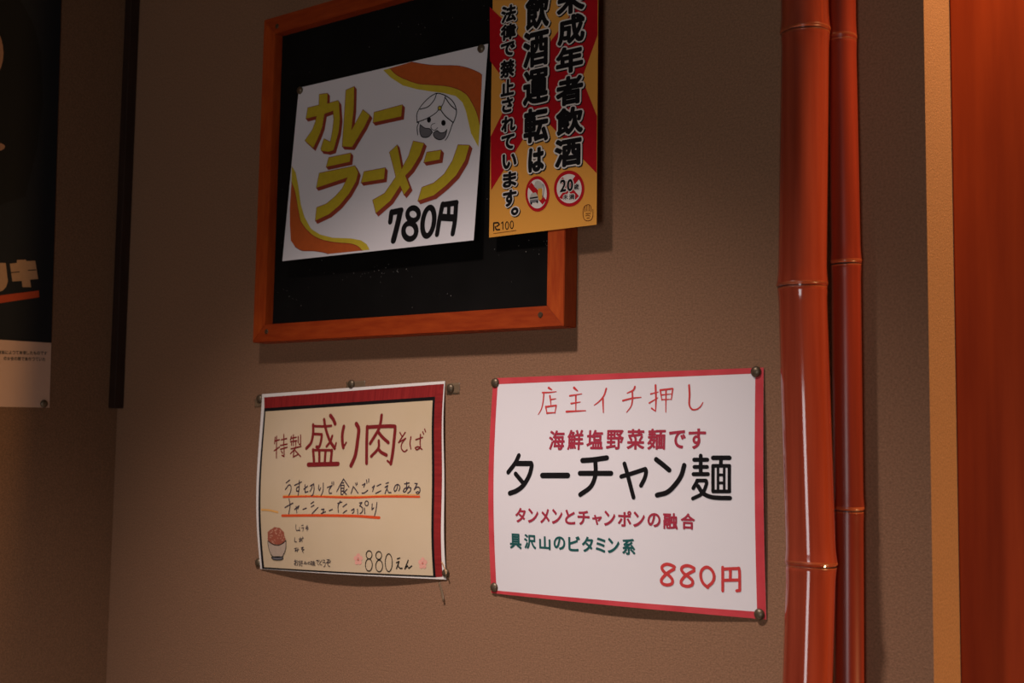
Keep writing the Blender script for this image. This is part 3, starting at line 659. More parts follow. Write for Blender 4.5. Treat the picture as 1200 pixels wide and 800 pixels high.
SOBA['art'] = [
 ('dish_name_lettering','ink_wine',5,'S',407,0,0,[-5141,6442,-5024,5489,-5226,4381,-5979,3730]),
 ('dish_name_lettering','ink_wine',5,'S',296,0,0,[-5122,6296,-3328,6193,-2058,6229]),
 ('dish_name_lettering','ink_wine',5,'S',397,0,0,[-3348,6993,-2982,5983,-2200,4637,-1246,3629]),
 ('dish_name_lettering','ink_wine',5,'S',262,0,0,[-1246,3629,-1065,4225]),
 ('dish_name_lettering','ink_wine',5,'S',453,0,0,[-2366,7423,-1828,6939,-1451,6430]),
 ('dish_name_lettering','ink_wine',5,'S',322,0,0,[-4929,5375,-3542,5280]),
 ('dish_name_lettering','ink_wine',5,'S',375,0,0,[-3542,5280,-3556,4672,-3800,3904,-4278,3859]),
 ('dish_name_lettering','ink_wine',5,'S',317,0,0,[-1771,5065,-2021,4413,-2601,3877]),
 ('dish_name_lettering','ink_wine',5,'S',402,0,0,[-4814,3539,-4525,2151]),
 ('dish_name_lettering','ink_wine',5,'S',289,0,0,[-4811,3505,-1696,3420]),
 ('dish_name_lettering','ink_wine',5,'S',392,0,0,[-1696,3420,-1751,2165]),
 ('dish_name_lettering','ink_wine',5,'S',372,0,0,[-3752,3406,-3645,2194]),
 ('dish_name_lettering','ink_wine',5,'S',369,0,0,[-2715,3386,-2740,2180]),
 ('dish_name_lettering','ink_wine',5,'S',516,0,0,[-5473,1833,-571,1855]),
 ('dish_name_lettering','ink_wine',5,'S',441,0,0,[-9,6086,-153,5239,-72,4365,135,3708]),
 ('dish_name_lettering','ink_wine',5,'S',232,0,0,[135,3708,550,4241]),
 ('dish_name_lettering','ink_wine',5,'S',509,0,0,[1955,6316,2391,5706,2339,4521,2080,2806,1480,1634]),
 ('dish_name_lettering','ink_wine',5,'S',399,0,0,[5792,7149,5717,6351,5418,5507,4272,4045]),
 ('dish_name_lettering','ink_wine',5,'S',395,0,0,[5432,5294,6040,4746,6994,4087]),
 ('dish_name_lettering','ink_wine',5,'S',428,0,0,[3698,5935,3734,4486,3842,1869]),
 ('dish_name_lettering','ink_wine',5,'S',416,0,0,[3703,5881,5680,5904,7620,5864,7915,5644,7828,4383,7657,2916,7405,1767]),
 ('dish_name_lettering','ink_wine',5,'S',242,0,0,[7405,1767,6912,2089]),
 ('dish_name_lettering','ink_wine',5,'S',345,0,0,[5559,4334,5526,3486,4487,2604]),
 ('dish_name_lettering','ink_wine',5,'S',392,0,0,[5528,3433,5969,3054,6755,2723]),
 ('small_lettering','ink_wine',5,'S',171,0,0,[-11675,5167,-11711,4424]),
 ('small_lettering','ink_wine',5,'S',170,0,0,[-11709,4710,-10853,4860]),
 ('small_lettering','ink_wine',5,'S',170,0,0,[-11425,5275,-11174,2703]),
 ('small_lettering','ink_wine',5,'S',170,0,0,[-11667,3566,-10754,4003]),
 ('small_lettering','ink_wine',5,'S',169,0,0,[-10145,5468,-9991,4156]),
 ('small_lettering','ink_wine',5,'S',169,0,0,[-10536,4829,-9568,4963]),
 ('small_lettering','ink_wine',5,'S',168,0,0,[-10599,4170,-9407,4313]),
 ('small_lettering','ink_wine',5,'S',168,0,0,[-10548,3714,-9365,3938]),
 ('small_lettering','ink_wine',5,'S',168,0,0,[-9914,3928,-9800,2850,-10213,3004]),
 ('small_lettering','ink_wine',5,'S',169,0,0,[-10350,3483,-10117,3252]),
 ('small_lettering','ink_wine',5,'S',168,0,0,[-8742,5201,-8866,4808]),
 ('small_lettering','ink_wine',5,'S',167,0,0,[-8800,4976,-7879,5065]),
 ('small_lettering','ink_wine',5,'S',166,0,0,[-8839,4582,-7748,4667]),
 ('small_lettering','ink_wine',5,'S',167,0,0,[-8421,5362,-8277,4117]),
 ('small_lettering','ink_wine',5,'S',167,0,0,[-8656,4464,-8620,4147]),
 ('small_lettering','ink_wine',5,'S',166,0,0,[-7898,4502,-7860,4163]),
 ('small_lettering','ink_wine',5,'S',166,0,0,[-7554,5168,-7470,4435]),
 ('small_lettering','ink_wine',5,'S',165,0,0,[-7154,5326,-7019,4144,-7283,4262]),
 ('small_lettering','ink_wine',5,'S',165,0,0,[-8659,3731,-6917,3974]),
 ('small_lettering','ink_wine',5,'S',166,0,0,[-7841,3994,-7901,3771,-8685,3168]),
 ('small_lettering','ink_wine',5,'S',166,0,0,[-8119,3438,-8169,2766,-7404,3032]),
 ('small_lettering','ink_wine',5,'S',164,0,0,[-7962,3548,-6880,2799]),
 ('small_lettering#b','ink_wine',5,'S',157,0,0,[8641,5149,8933,4753]),
 ('small_lettering#b','ink_wine',5,'S',157,0,0,[9408,5127,8465,4052]),
 ('small_lettering#b','ink_wine',5,'S',156,0,0,[8465,4052,9493,4497]),
 ('small_lettering#b','ink_wine',5,'S',156,0,0,[9493,4497,8953,3936,8893,3415,9308,3042,9716,3242]),
 ('small_lettering#b','ink_wine',5,'S',155,0,0,[10247,4634,10119,3909,10259,3335]),
 ('small_lettering#b','ink_wine',5,'S',153,0,0,[10932,4305,11904,4539]),
 ('small_lettering#b','ink_wine',5,'S',153,0,0,[11605,4857,11541,3876,11579,3462,11069,3214,10867,3426,11271,3551,11805,3251]),
 ('small_lettering#b','ink_wine',5,'S',153,0,0,[11914,5128,12038,4876]),
 ('small_lettering#b','ink_wine',5,'S',153,0,0,[12181,5409,12306,5116]),
 ('handwriting','ink_indigo',5,'S',138,0,0,[-9162,-239,-8558,94]),
 ('handwriting','ink_indigo',5,'S',138,0,0,[-9288,-1023,-8634,-465,-8280,-689,-8308,-1209,-8625,-1730]),
 ('handwriting','ink_indigo',5,'S',136,0,0,[-7669,-542,-6471,-139]),
 ('handwriting','ink_indigo',5,'S',136,0,0,[-6869,10,-6861,-987,-6992,-1689]),
 ('handwriting','ink_indigo',5,'S',137,0,0,[-6878,-692,-7262,-802,-7297,-1172,-6960,-1209,-6830,-951]),
 ('handwriting','ink_indigo',5,'S',134,0,0,[-6032,-988,-5398,-622]),
 ('handwriting','ink_indigo',5,'S',135,0,0,[-5844,-474,-5792,-1356]),
 ('handwriting','ink_indigo',5,'S',134,0,0,[-5792,-1356,-5307,-1245]),
 ('handwriting','ink_indigo',5,'S',133,0,0,[-4964,-623,-4388,-369]),
 ('handwriting','ink_indigo',5,'S',133,0,0,[-4388,-369,-4292,-1063,-4475,-1647,-4740,-1720]),
 ('handwriting','ink_indigo',5,'S',133,0,0,[-4650,-477,-4681,-843,-4982,-1245]),
 ('handwriting','ink_indigo',5,'S',132,0,0,[-3526,-518,-3554,-918,-3383,-1136]),
 ('handwriting','ink_indigo',5,'S',131,0,0,[-3383,-1136,-3191,-809]),
 ('handwriting','ink_indigo',5,'S',131,0,0,[-2802,-302,-2804,-1137,-3087,-1717]),
 ('handwriting','ink_indigo',5,'S',129,0,0,[-2144,-812,-1334,-561]),
 ('handwriting','ink_indigo',5,'S',130,0,0,[-1385,-561,-1819,-1065,-1745,-1462,-1387,-1426]),
 ('handwriting','ink_indigo',5,'S',129,0,0,[-1407,-200,-1396,-380]),
 ('handwriting','ink_indigo',5,'S',129,0,0,[-1153,-165,-1133,-489]),
 ('handwriting','ink_indigo',5,'S',128,0,0,[398,150,25,-350,-580,-1246]),
 ('handwriting','ink_indigo',5,'S',127,0,0,[398,150,822,-282,1294,-748]),
 ('handwriting','ink_indigo',5,'S',127,0,0,[122,-279,473,-280]),
 ('handwriting','ink_indigo',5,'S',127,0,0,[38,-565,537,-531]),
 ('handwriting','ink_indigo',5,'S',127,0,0,[537,-531,523,-1175,124,-1210]),
 ('handwriting','ink_indigo',5,'S',127,0,0,[38,-565,93,-1568,393,-1568]),
 ('handwriting','ink_indigo',5,'S',127,0,0,[106,-888,506,-867]),
 ('handwriting','ink_indigo',5,'S',127,0,0,[1010,-997,486,-1425]),
 ('handwriting','ink_indigo',5,'S',126,0,0,[373,-1175,941,-1568]),
 ('handwriting','ink_indigo',5,'S',137,0,0,[-9277,-3109,-7857,-2579]),
 ('handwriting','ink_indigo',5,'S',138,0,0,[-8554,-2101,-8361,-2916,-8583,-3845]),
 ('handwriting','ink_indigo',5,'S',136,0,0,[-7559,-3316,-6781,-2904,-6997,-3237]),
 ('handwriting','ink_indigo',5,'S',137,0,0,[-7283,-2981,-7161,-3680]),
 ('handwriting','ink_indigo',5,'S',134,0,0,[-6105,-3302,-5502,-3150]),
 ('handwriting','ink_indigo',5,'S',133,0,0,[-4755,-2633,-4279,-2412]),
 ('handwriting','ink_indigo',5,'S',133,0,0,[-4689,-2997,-4210,-2812]),
 ('handwriting','ink_indigo',5,'S',132,0,0,[-4510,-3761,-3561,-3061]),
 ('handwriting','ink_indigo',5,'S',130,0,0,[-2972,-3274,-2553,-3234]),
 ('handwriting','ink_indigo',5,'S',131,0,0,[-2553,-3234,-2752,-3669]),
 ('handwriting','ink_indigo',5,'S',130,0,0,[-3014,-3744,-2284,-3520]),
 ('handwriting','ink_indigo',5,'S',129,0,0,[-1715,-3407,-1204,-3258]),
 ('handwriting','ink_indigo',5,'S',127,0,0,[-364,-2572,284,-2426]),
 ('handwriting','ink_indigo',5,'S',128,0,0,[29,-2320,-302,-2858,-228,-3572]),
 ('handwriting','ink_indigo',5,'S',126,0,0,[456,-2960,1040,-2636]),
 ('handwriting','ink_indigo',5,'S',126,0,0,[527,-3636,1066,-3346]),
 ('handwriting','ink_indigo',5,'S',125,0,0,[1659,-1460,1961,-679]),
 ('handwriting','ink_indigo',5,'S',124,0,0,[1961,-679,2728,-1425]),
 ('handwriting','ink_indigo',5,'S',125,0,0,[2285,-324,2395,-573]),
 ('handwriting','ink_indigo',5,'S',125,0,0,[2507,-290,2535,-468]),
 ('handwriting','ink_indigo',5,'S',123,0,0,[3311,-541,3734,-366,3561,-754]),
 ('handwriting','ink_indigo',5,'S',123,0,0,[3306,-1425,3686,-1390,4149,-1108]),
 ('handwriting','ink_indigo',5,'S',123,0,0,[3907,21,3990,-332]),
 ('handwriting','ink_indigo',5,'S',123,0,0,[4236,125,4251,-228]),
 ('handwriting','ink_indigo',5,'S',122,0,0,[4797,-828,5117,-619]),
 ('handwriting','ink_indigo',5,'S',122,0,0,[5116,-583,4863,-1250]),
 ('handwriting','ink_indigo',5,'S',121,0,0,[5492,-655,6042,-447]),
 ('handwriting','ink_indigo',5,'S',121,0,0,[5339,-1460,6070,-1181]),
 ('handwriting','ink_indigo',5,'S',120,0,0,[6777,-381,7140,-278]),
 ('handwriting','ink_indigo',5,'S',120,0,0,[6655,-799,7059,-591]),
 ('handwriting','ink_indigo',5,'S',120,0,0,[7059,-591,6681,-1495]),
 ('handwriting','ink_indigo',5,'S',119,0,0,[6983,-1008,7178,-1357,7541,-1357]),
 ('handwriting','ink_indigo',5,'S',119,0,0,[8419,-562,8342,-1012,8080,-1253,7937,-1011,8150,-595,8507,-493,8784,-771,8617,-1185]),
 ('handwriting','ink_indigo',5,'S',117,0,0,[9400,-428,10063,-328]),
 ('handwriting','ink_indigo',5,'S',117,0,0,[9707,-257,9683,-1084]),
 ('handwriting','ink_indigo',5,'S',117,0,0,[10026,-637,9511,-1290,9244,-1255,9413,-945,9941,-809,10295,-879,10216,-1222,9869,-1428]),
 ('handwriting','ink_indigo',5,'S',116,0,0,[10813,-400,11163,-402]),
 ('handwriting','ink_indigo',5,'S',116,0,0,[11163,-402,10738,-1051]),
 ('handwriting','ink_indigo',5,'S',116,0,0,[10738,-1051,11170,-779,11520,-917,11485,-1361,11185,-1531,11007,-1360,11266,-1258,11444,-1429]),
 ('handwriting','ink_indigo',5,'S',124,0,0,[1788,-3340,2172,-3160,2182,-3479,1944,-3658]),
 ('handwriting','ink_indigo',5,'S',123,0,0,[2970,-2520,3351,-2448,3031,-2837,3470,-3045,3436,-3468,3107,-3682]),
 ('handwriting','ink_indigo',5,'S',124,0,0,[2707,-3192,2770,-3685]),
 ('handwriting','ink_indigo',5,'S',122,0,0,[3757,-3079,3823,-3675]),
 ('handwriting','ink_indigo',5,'S',121,0,0,[4872,-2616,4848,-3246,5121,-3035]),
 ('handwriting','ink_indigo',5,'S',121,0,0,[5546,-2439,5454,-3242,5240,-3941]),
 ('handwriting','ink_indigo',5,'S',114,1,0,[4306,-2549,4285,-2662,4217,-2752,4117,-2803,4003,-2804,3899,-2754,3824,-2664,3794,-2551,3815,-2438,3882,-2347,3983,-2297,4097,-2296,4201,-2346,4276,-2436]),
 ('handwriting','ink_indigo',5,'S',86,0,0,[-7327,-5082,-7342,-5513,-7220,-5768,-6978,-5677]),
 ('handwriting','ink_indigo',5,'S',85,0,0,[-6702,-5329,-6740,-5672,-6927,-5727,-6612,-5755]),
 ('handwriting','ink_indigo',5,'S',84,0,0,[-6343,-5168,-6042,-5103]),
 ('handwriting','ink_indigo',5,'S',84,0,0,[-6351,-5425,-5959,-5383,-6142,-5788]),
 ('handwriting','ink_indigo',5,'S',84,0,0,[-5501,-5221,-5613,-5521,-5246,-5302,-5175,-5513,-5408,-5577]),
 ('handwriting','ink_indigo',5,'S',84,0,0,[-5345,-5116,-5389,-5747]),
 ('handwriting','ink_indigo',5,'S',86,0,0,[-7598,-6550,-7673,-7026,-7300,-7041]),
 ('handwriting','ink_indigo',5,'S',85,0,0,[-6877,-6721,-6146,-6617]),
 ('handwriting','ink_indigo',5,'S',86,0,0,[-6600,-6526,-6659,-6999,-6855,-6961,-6328,-6793,-6320,-7050]),
 ('handwriting','ink_indigo',5,'S',85,0,0,[-6229,-6474,-6078,-6573]),
 ('handwriting','ink_indigo',5,'S',87,0,0,[-7774,-7847,-7387,-7749,-7693,-8120,-7001,-7909]),
 ('handwriting','ink_indigo',5,'S',86,0,0,[-7146,-7742,-7297,-8194]),
 ('handwriting','ink_indigo',5,'S',85,0,0,[-6531,-7706,-6155,-7627,-6509,-7894,-6046,-7880,-6394,-8079,-6215,-8279]),
 ('handwriting','ink_indigo',5,'G','お',-7611,-9436,817,698,8),
 ('handwriting','ink_indigo',5,'G','好',-6791,-9490,765,694,8),
 ('handwriting','ink_indigo',5,'G','み',-5975,-9438,596,389,8),
 ('handwriting','ink_indigo',5,'G','の',-5353,-9436,524,344,8),
 ('handwriting','ink_indigo',5,'G','味',-4653,-9431,802,643,8),
 ('handwriting','ink_indigo',5,'G','で',-3846,-9295,484,598,8),
 ('handwriting','ink_indigo',5,'G','ど',-3289,-9274,505,596,8),
 ('handwriting','ink_indigo',5,'G','う',-2766,-9361,438,892,8),
 ('handwriting','ink_indigo',5,'G','ぞ',-2046,-9272,864,846,8),
 ('underline_stroke','ink_vermilion',4,'S',225,0,0,[-9618,-1897,-5115,-1809,-1415,-1872,2089,-1921,6249,-1809,11467,-1825]),
 ('underline_stroke','ink_vermilion',4,'S',299,0,0,[-9803,-4069,-3969,-3972,2163,-3959,5955,-4108]),
 ('underline_stroke','ink_ochre',4,'S',100,0,0,[-9624,-1717,-5121,-1685,2080,-1744,6793,-1635,11462,-1600]),
 ('underline_stroke','ink_ochre',4,'S',228,0,0,[-13617,-3414,-12166,-3459,-10582,-3682]),
 ('bowl_drawing','ink_brick',4,'P',[-12617,-6059,-12168,-5786,-11733,-5645,-11297,-5417,-10742,-5493,-10325,-5485,-9925,-5738,-9528,-5990,-9490,-6424,-9273,-6809,-9764,-7213,-10629,-7482,-11613,-7440,-12309,-7285,-12659,-6942]),
 ('bowl_drawing','ink_taupe',5,'P',[-12645,-7074,-11756,-7445,-10776,-7547,-9914,-7321,-9215,-6937,-9349,-7896,-9849,-8608,-10233,-8883,-11804,-8940,-12321,-8518,-12622,-7734]),
 ('bowl_drawing','ink_black',6,'S',88,1,0,[-12645,-7074,-11756,-7445,-10776,-7547,-9914,-7321,-9215,-6937,-9349,-7896,-9849,-8608,-10233,-8883,-11804,-8940,-12321,-8518,-12622,-7734]),
 ('bowl_drawing','ink_grey',5,'P',[-12178,-9041,-11873,-8925,-10231,-8865,-9948,-9064,-10418,-9213,-11137,-9284,-11845,-9231]),
 ('bowl_drawing','ink_black',6,'S',100,1,0,[-12178,-9041,-11876,-8942,-10233,-8883,-9948,-9064,-10418,-9213,-11137,-9284,-11845,-9231]),
 ('bowl_drawing','ink_wine',3,'S',78,0,0,[-11236,-5795,-11095,-5832,-11183,-5946]),
 ('bowl_drawing','ink_pinkpale',5,'S',77,0,0,[-10060,-5895,-10196,-5878,-10148,-5768]),
 ('bowl_drawing','ink_pinkpale',5,'S',77,0,0,[-9942,-6987,-9894,-6906,-9739,-6935]),
 ('bowl_drawing','ink_wine',3,'S',78,0,0,[-11589,-6692,-11601,-6563,-11338,-6539]),
 ('bowl_drawing','ink_pinkpale',5,'S',78,0,0,[-10636,-6752,-10768,-6752,-10752,-6649]),
 ('bowl_drawing','ink_pinkpale',5,'S',77,0,0,[-10977,-5666,-10783,-5609,-10689,-5757]),
 ('bowl_drawing','ink_wine',3,'S',77,0,0,[-10766,-6058,-10614,-5994,-10504,-6108]),
 ('bowl_drawing','ink_pinkpale',5,'S',78,0,0,[-10909,-6274,-11036,-6219,-10910,-6115]),
 ('bowl_drawing','ink_pinkpale',5,'S',78,0,0,[-12020,-6095,-11970,-6026,-11835,-6059]),
 ('bowl_drawing','ink_wine',3,'S',79,0,0,[-12454,-6713,-12498,-6821,-12712,-6800]),
 ('bowl_drawing','ink_pinkpale',5,'S',78,0,0,[-11019,-6143,-10884,-6139,-10890,-6243]),
 ('bowl_drawing','ink_pinkpale',5,'S',78,0,0,[-11188,-5883,-11280,-5819,-11141,-5741]),
 ('bowl_drawing','ink_wine',3,'S',78,0,0,[-11461,-6915,-11547,-7016,-11741,-6962]),
 ('bowl_drawing','ink_pinkpale',5,'S',77,0,0,[-10115,-6633,-10111,-6725,-10297,-6739]),
 ('bowl_drawing','ink_pinkpale',5,'S',78,0,0,[-11992,-6385,-11809,-6413,-11887,-6558]),
 ('bowl_drawing','ink_wine',3,'S',79,0,0,[-11321,-7281,-11462,-7198,-11272,-7077]),
 ('bowl_drawing','ink_pinkpale',5,'S',78,0,0,[-11573,-5871,-11696,-5901,-11744,-5808]),
 ('bowl_drawing','ink_pinkpale',5,'S',79,0,0,[-11419,-7319,-11481,-7383,-11602,-7342]),
 ('bowl_drawing','ink_wine',3,'S',77,0,0,[-10018,-6158,-10054,-6232,-10200,-6212]),
 ('bowl_drawing','ink_pinkpale',5,'S',77,0,0,[-10333,-5766,-10174,-5789,-10236,-5916]),
 ('bowl_drawing','ink_pinkpale',5,'S',79,0,0,[-12186,-6523,-12153,-6424,-11956,-6438]),
 ('bowl_drawing','ink_wine',3,'S',78,0,0,[-11774,-6289,-11619,-6308,-11677,-6431]),
 ('bowl_drawing','ink_pinkpale',5,'S',79,0,0,[-11840,-7194,-11747,-7099,-11567,-7159]),
 ('bowl_drawing','ink_pinkpale',5,'S',78,0,0,[-11741,-5906,-11727,-6036,-11992,-6060]),
 ('bowl_drawing','ink_wine',3,'S',77,0,0,[-9588,-6526,-9433,-6516,-9431,-6638]),
 ('bowl_drawing','ink_pinkpale',5,'S',77,0,0,[-9687,-6694,-9629,-6575,-9399,-6609]),
 ('bowl_drawing','ink_pinkpale',5,'S',78,0,0,[-10911,-5671,-10868,-5797,-11127,-5842]),
 ('bowl_drawing','ink_wine',3,'S',78,0,0,[-11507,-6747,-11440,-6635,-11223,-6674]),
 ('bowl_drawing','ink_pinkpale',5,'S',77,0,0,[-9943,-6465,-10041,-6371,-9841,-6283]),
 ('bowl_drawing','ink_pinkpale',5,'S',79,0,0,[-11782,-7256,-11662,-7232,-11630,-7322]),
 ('bowl_drawing','ink_wine',3,'S',78,0,0,[-10525,-6557,-10519,-6422,-10249,-6412]),
 ('bowl_drawing','ink_pinkpale',5,'S',77,0,0,[-9999,-6944,-9868,-6865,-9728,-6959]),
 ('bowl_drawing','ink_pinkpale',5,'S',77,0,0,[-10373,-6106,-10214,-6024,-10068,-6141]),
 ('bowl_drawing','ink_wine',3,'S',78,0,0,[-11046,-6489,-10932,-6498,-10965,-6589]),
 ('bowl_drawing','ink_pinkpale',5,'S',77,0,0,[-10643,-6409,-10518,-6321,-10356,-6410]),
 ('bowl_drawing','ink_pinkpale',5,'S',78,0,0,[-12103,-6206,-12076,-6099,-11861,-6109]),
 ('bowl_drawing','ink_wine',3,'S',78,0,0,[-10792,-6210,-10751,-6120,-10574,-6143]),
 ('bowl_drawing','ink_pinkpale',5,'S',78,0,0,[-11813,-6433,-11690,-6414,-11666,-6507]),
 ('bowl_drawing','ink_pinkpale',5,'S',79,0,0,[-12228,-6697,-12092,-6623,-11959,-6720]),
 ('bowl_drawing','ink_wine',3,'S',78,0,0,[-11227,-7118,-11200,-7043,-11052,-7055]),
 ('bowl_drawing','ink_pinkpale',5,'S',79,0,0,[-11653,-7089,-11841,-7154,-11946,-7016]),
 ('bowl_drawing','ink_pinkpale',5,'S',78,0,0,[-10944,-6134,-11148,-6104,-11065,-5941]),
 ('bowl_drawing','ink_wine',3,'S',78,0,0,[-11568,-6537,-11763,-6552,-11770,-6402]),
 ('bowl_drawing','ink_pinkpale',5,'S',78,0,0,[-10941,-5639,-10944,-5769,-11204,-5778]),
 ('bowl_drawing','ink_pinkpale',5,'S',78,0,0,[-11461,-6952,-11277,-6937,-11271,-7079]),
 ('bowl_drawing','ink_wine',3,'S',78,0,0,[-10397,-6629,-10491,-6755,-10733,-6696]),
 ('price_lettering','ink_black',5,'S',109,1,0,[4799,-8161,4769,-8297,4699,-8421,4598,-8521,4474,-8587,4340,-8612,4209,-8595,4094,-8536,4005,-8442,3953,-8321,3941,-8185,3971,-8049,4040,-7925,4141,-7825,4265,-7759,4399,-7734,4530,-7752,4645,-7811,4734,-7906,4786,-8026]),
 ('price_lettering','ink_black',5,'S',110,1,0,[4753,-9270,4712,-9476,4625,-9663,4501,-9814,4352,-9913,4193,-9952,4040,-9925,3906,-9835,3806,-9692,3750,-9509,3742,-9304,3784,-9097,3871,-8910,3995,-8759,4143,-8660,4302,-8623,4455,-8651,4588,-8740,4688,-8884,4745,-9066]),
 ('price_lettering','ink_black',5,'S',108,1,0,[6195,-8187,6166,-8319,6098,-8440,5999,-8537,5878,-8601,5747,-8626,5618,-8609,5505,-8551,5419,-8460,5367,-8342,5356,-8210,5385,-8078,5452,-7957,5551,-7860,5672,-7796,5803,-7771,5931,-7789,6044,-7846,6131,-7938,6183,-8055]),
 ('price_lettering','ink_black',5,'S',108,1,0,[6245,-9323,6205,-9519,6120,-9697,6000,-9841,5855,-9936,5700,-9972,5549,-9946,5419,-9861,5321,-9725,5265,-9551,5257,-9356,5297,-9159,5382,-8981,5502,-8837,5647,-8743,5802,-8707,5952,-8734,6083,-8819,6181,-8955,6236,-9129]),
 ('price_lettering','ink_black',5,'S',106,1,0,[7644,-8928,7597,-9225,7505,-9495,7378,-9711,7228,-9853,7071,-9905,6921,-9863,6794,-9731,6702,-9522,6653,-9256,6652,-8959,6699,-8661,6789,-8390,6913,-8175,7061,-8034,7217,-7983,7367,-8026,7496,-8158,7591,-8368,7642,-8633]),
 ('price_lettering','ink_black',5,'S',136,0,0,[8381,-8493,8743,-8391]),
 ('price_lettering','ink_black',5,'S',136,0,0,[8231,-8910,8621,-8770]),
 ('price_lettering','ink_black',5,'S',137,0,0,[8621,-8770,8179,-9554]),
 ('price_lettering','ink_black',5,'S',136,0,0,[8422,-9198,8658,-9493,8990,-9482]),
 ('price_lettering','ink_black',5,'S',135,0,0,[9879,-8605,9338,-9535]),
 ('price_lettering','ink_black',5,'S',135,0,0,[9338,-9535,9739,-9211,9893,-9462,10322,-9193]),
 ('blossom_drawing#0','ink_blush',4,'P',[3012,-8304,2983,-8402,2916,-8486,2821,-8544,2711,-8567,2604,-8551,2516,-8499,2461,-8418,2446,-8321,2475,-8223,2542,-8138,2638,-8081,2747,-8058,2854,-8074,2942,-8127,2997,-8208]),
 ('blossom_drawing#0','ink_blush',4,'P',[3380,-8579,3351,-8677,3284,-8761,3189,-8819,3080,-8842,2974,-8826,2886,-8774,2832,-8693,2818,-8597,2846,-8499,2914,-8414,3009,-8356,3118,-8334,3224,-8350,3311,-8402,3366,-8483]),
 ('blossom_drawing#0','ink_blush',4,'P',[3195,-9048,3166,-9146,3098,-9231,3002,-9289,2893,-9312,2786,-9296,2699,-9244,2645,-9164,2631,-9067,2661,-8969,2729,-8884,2825,-8826,2934,-8803,3041,-8819,3127,-8871,3182,-8952]),
 ('blossom_drawing#0','ink_blush',4,'P',[2712,-9064,2683,-9162,2615,-9247,2518,-9305,2407,-9328,2300,-9313,2212,-9261,2157,-9180,2144,-9083,2173,-8984,2242,-8900,2339,-8841,2449,-8818,2556,-8834,2644,-8887,2699,-8967]),
 ('blossom_drawing#0','ink_blush',4,'P',[2599,-8603,2570,-8702,2502,-8786,2406,-8844,2295,-8867,2188,-8851,2099,-8799,2044,-8718,2030,-8621,2059,-8523,2127,-8438,2224,-8380,2334,-8357,2442,-8373,2530,-8426,2585,-8507]),
 ('blossom_drawing#0','ink_rose',5,'P',[2815,-8725,2796,-8777,2750,-8816,2691,-8832,2633,-8820,2594,-8784,2582,-8732,2602,-8680,2647,-8641,2707,-8625,2764,-8637,2804,-8674]),
 ('blossom_drawing#1','ink_blush',4,'P',[12098,-8468,12072,-8562,12012,-8643,11927,-8698,11830,-8720,11736,-8704,11659,-8653,11611,-8575,11599,-8482,11624,-8387,11684,-8306,11769,-8251,11866,-8230,11960,-8246,12037,-8297,12086,-8374]),
 ('blossom_drawing#1','ink_blush',4,'P',[12422,-8734,12396,-8828,12336,-8909,12251,-8964,12154,-8986,12060,-8970,11984,-8919,11936,-8842,11924,-8748,11950,-8654,12010,-8573,12095,-8518,12192,-8496,12285,-8512,12362,-8563,12410,-8641]),
 ('blossom_drawing#1','ink_blush',4,'P',[12255,-9185,12228,-9279,12167,-9360,12082,-9416,11985,-9438,11891,-9422,11815,-9371,11768,-9294,11756,-9200,11783,-9106,11844,-9025,11929,-8969,12026,-8948,12119,-8963,12196,-9014,12243,-9092]),
 ('blossom_drawing#1','ink_blush',4,'P',[11828,-9198,11801,-9293,11740,-9374,11655,-9430,11558,-9451,11463,-9436,11387,-9385,11339,-9307,11328,-9214,11354,-9119,11415,-9038,11501,-8982,11598,-8961,11692,-8976,11769,-9027,11817,-9105]),
 ('blossom_drawing#1','ink_blush',4,'P',[11732,-8754,11705,-8848,11645,-8930,11559,-8985,11462,-9007,11368,-8991,11290,-8940,11242,-8862,11230,-8769,11257,-8674,11317,-8593,11402,-8538,11500,-8516,11594,-8532,11671,-8583,11720,-8661]),
 ('blossom_drawing#1','ink_rose',5,'P',[11921,-8872,11903,-8922,11863,-8960,11810,-8975,11760,-8963,11725,-8928,11715,-8878,11733,-8828,11774,-8790,11826,-8775,11876,-8787,11911,-8823]),
]
NOTICE = {'cx': -0.72853, 'cz': 1.81603, 'w': 0.13323, 'h': 0.3, 't': 0}
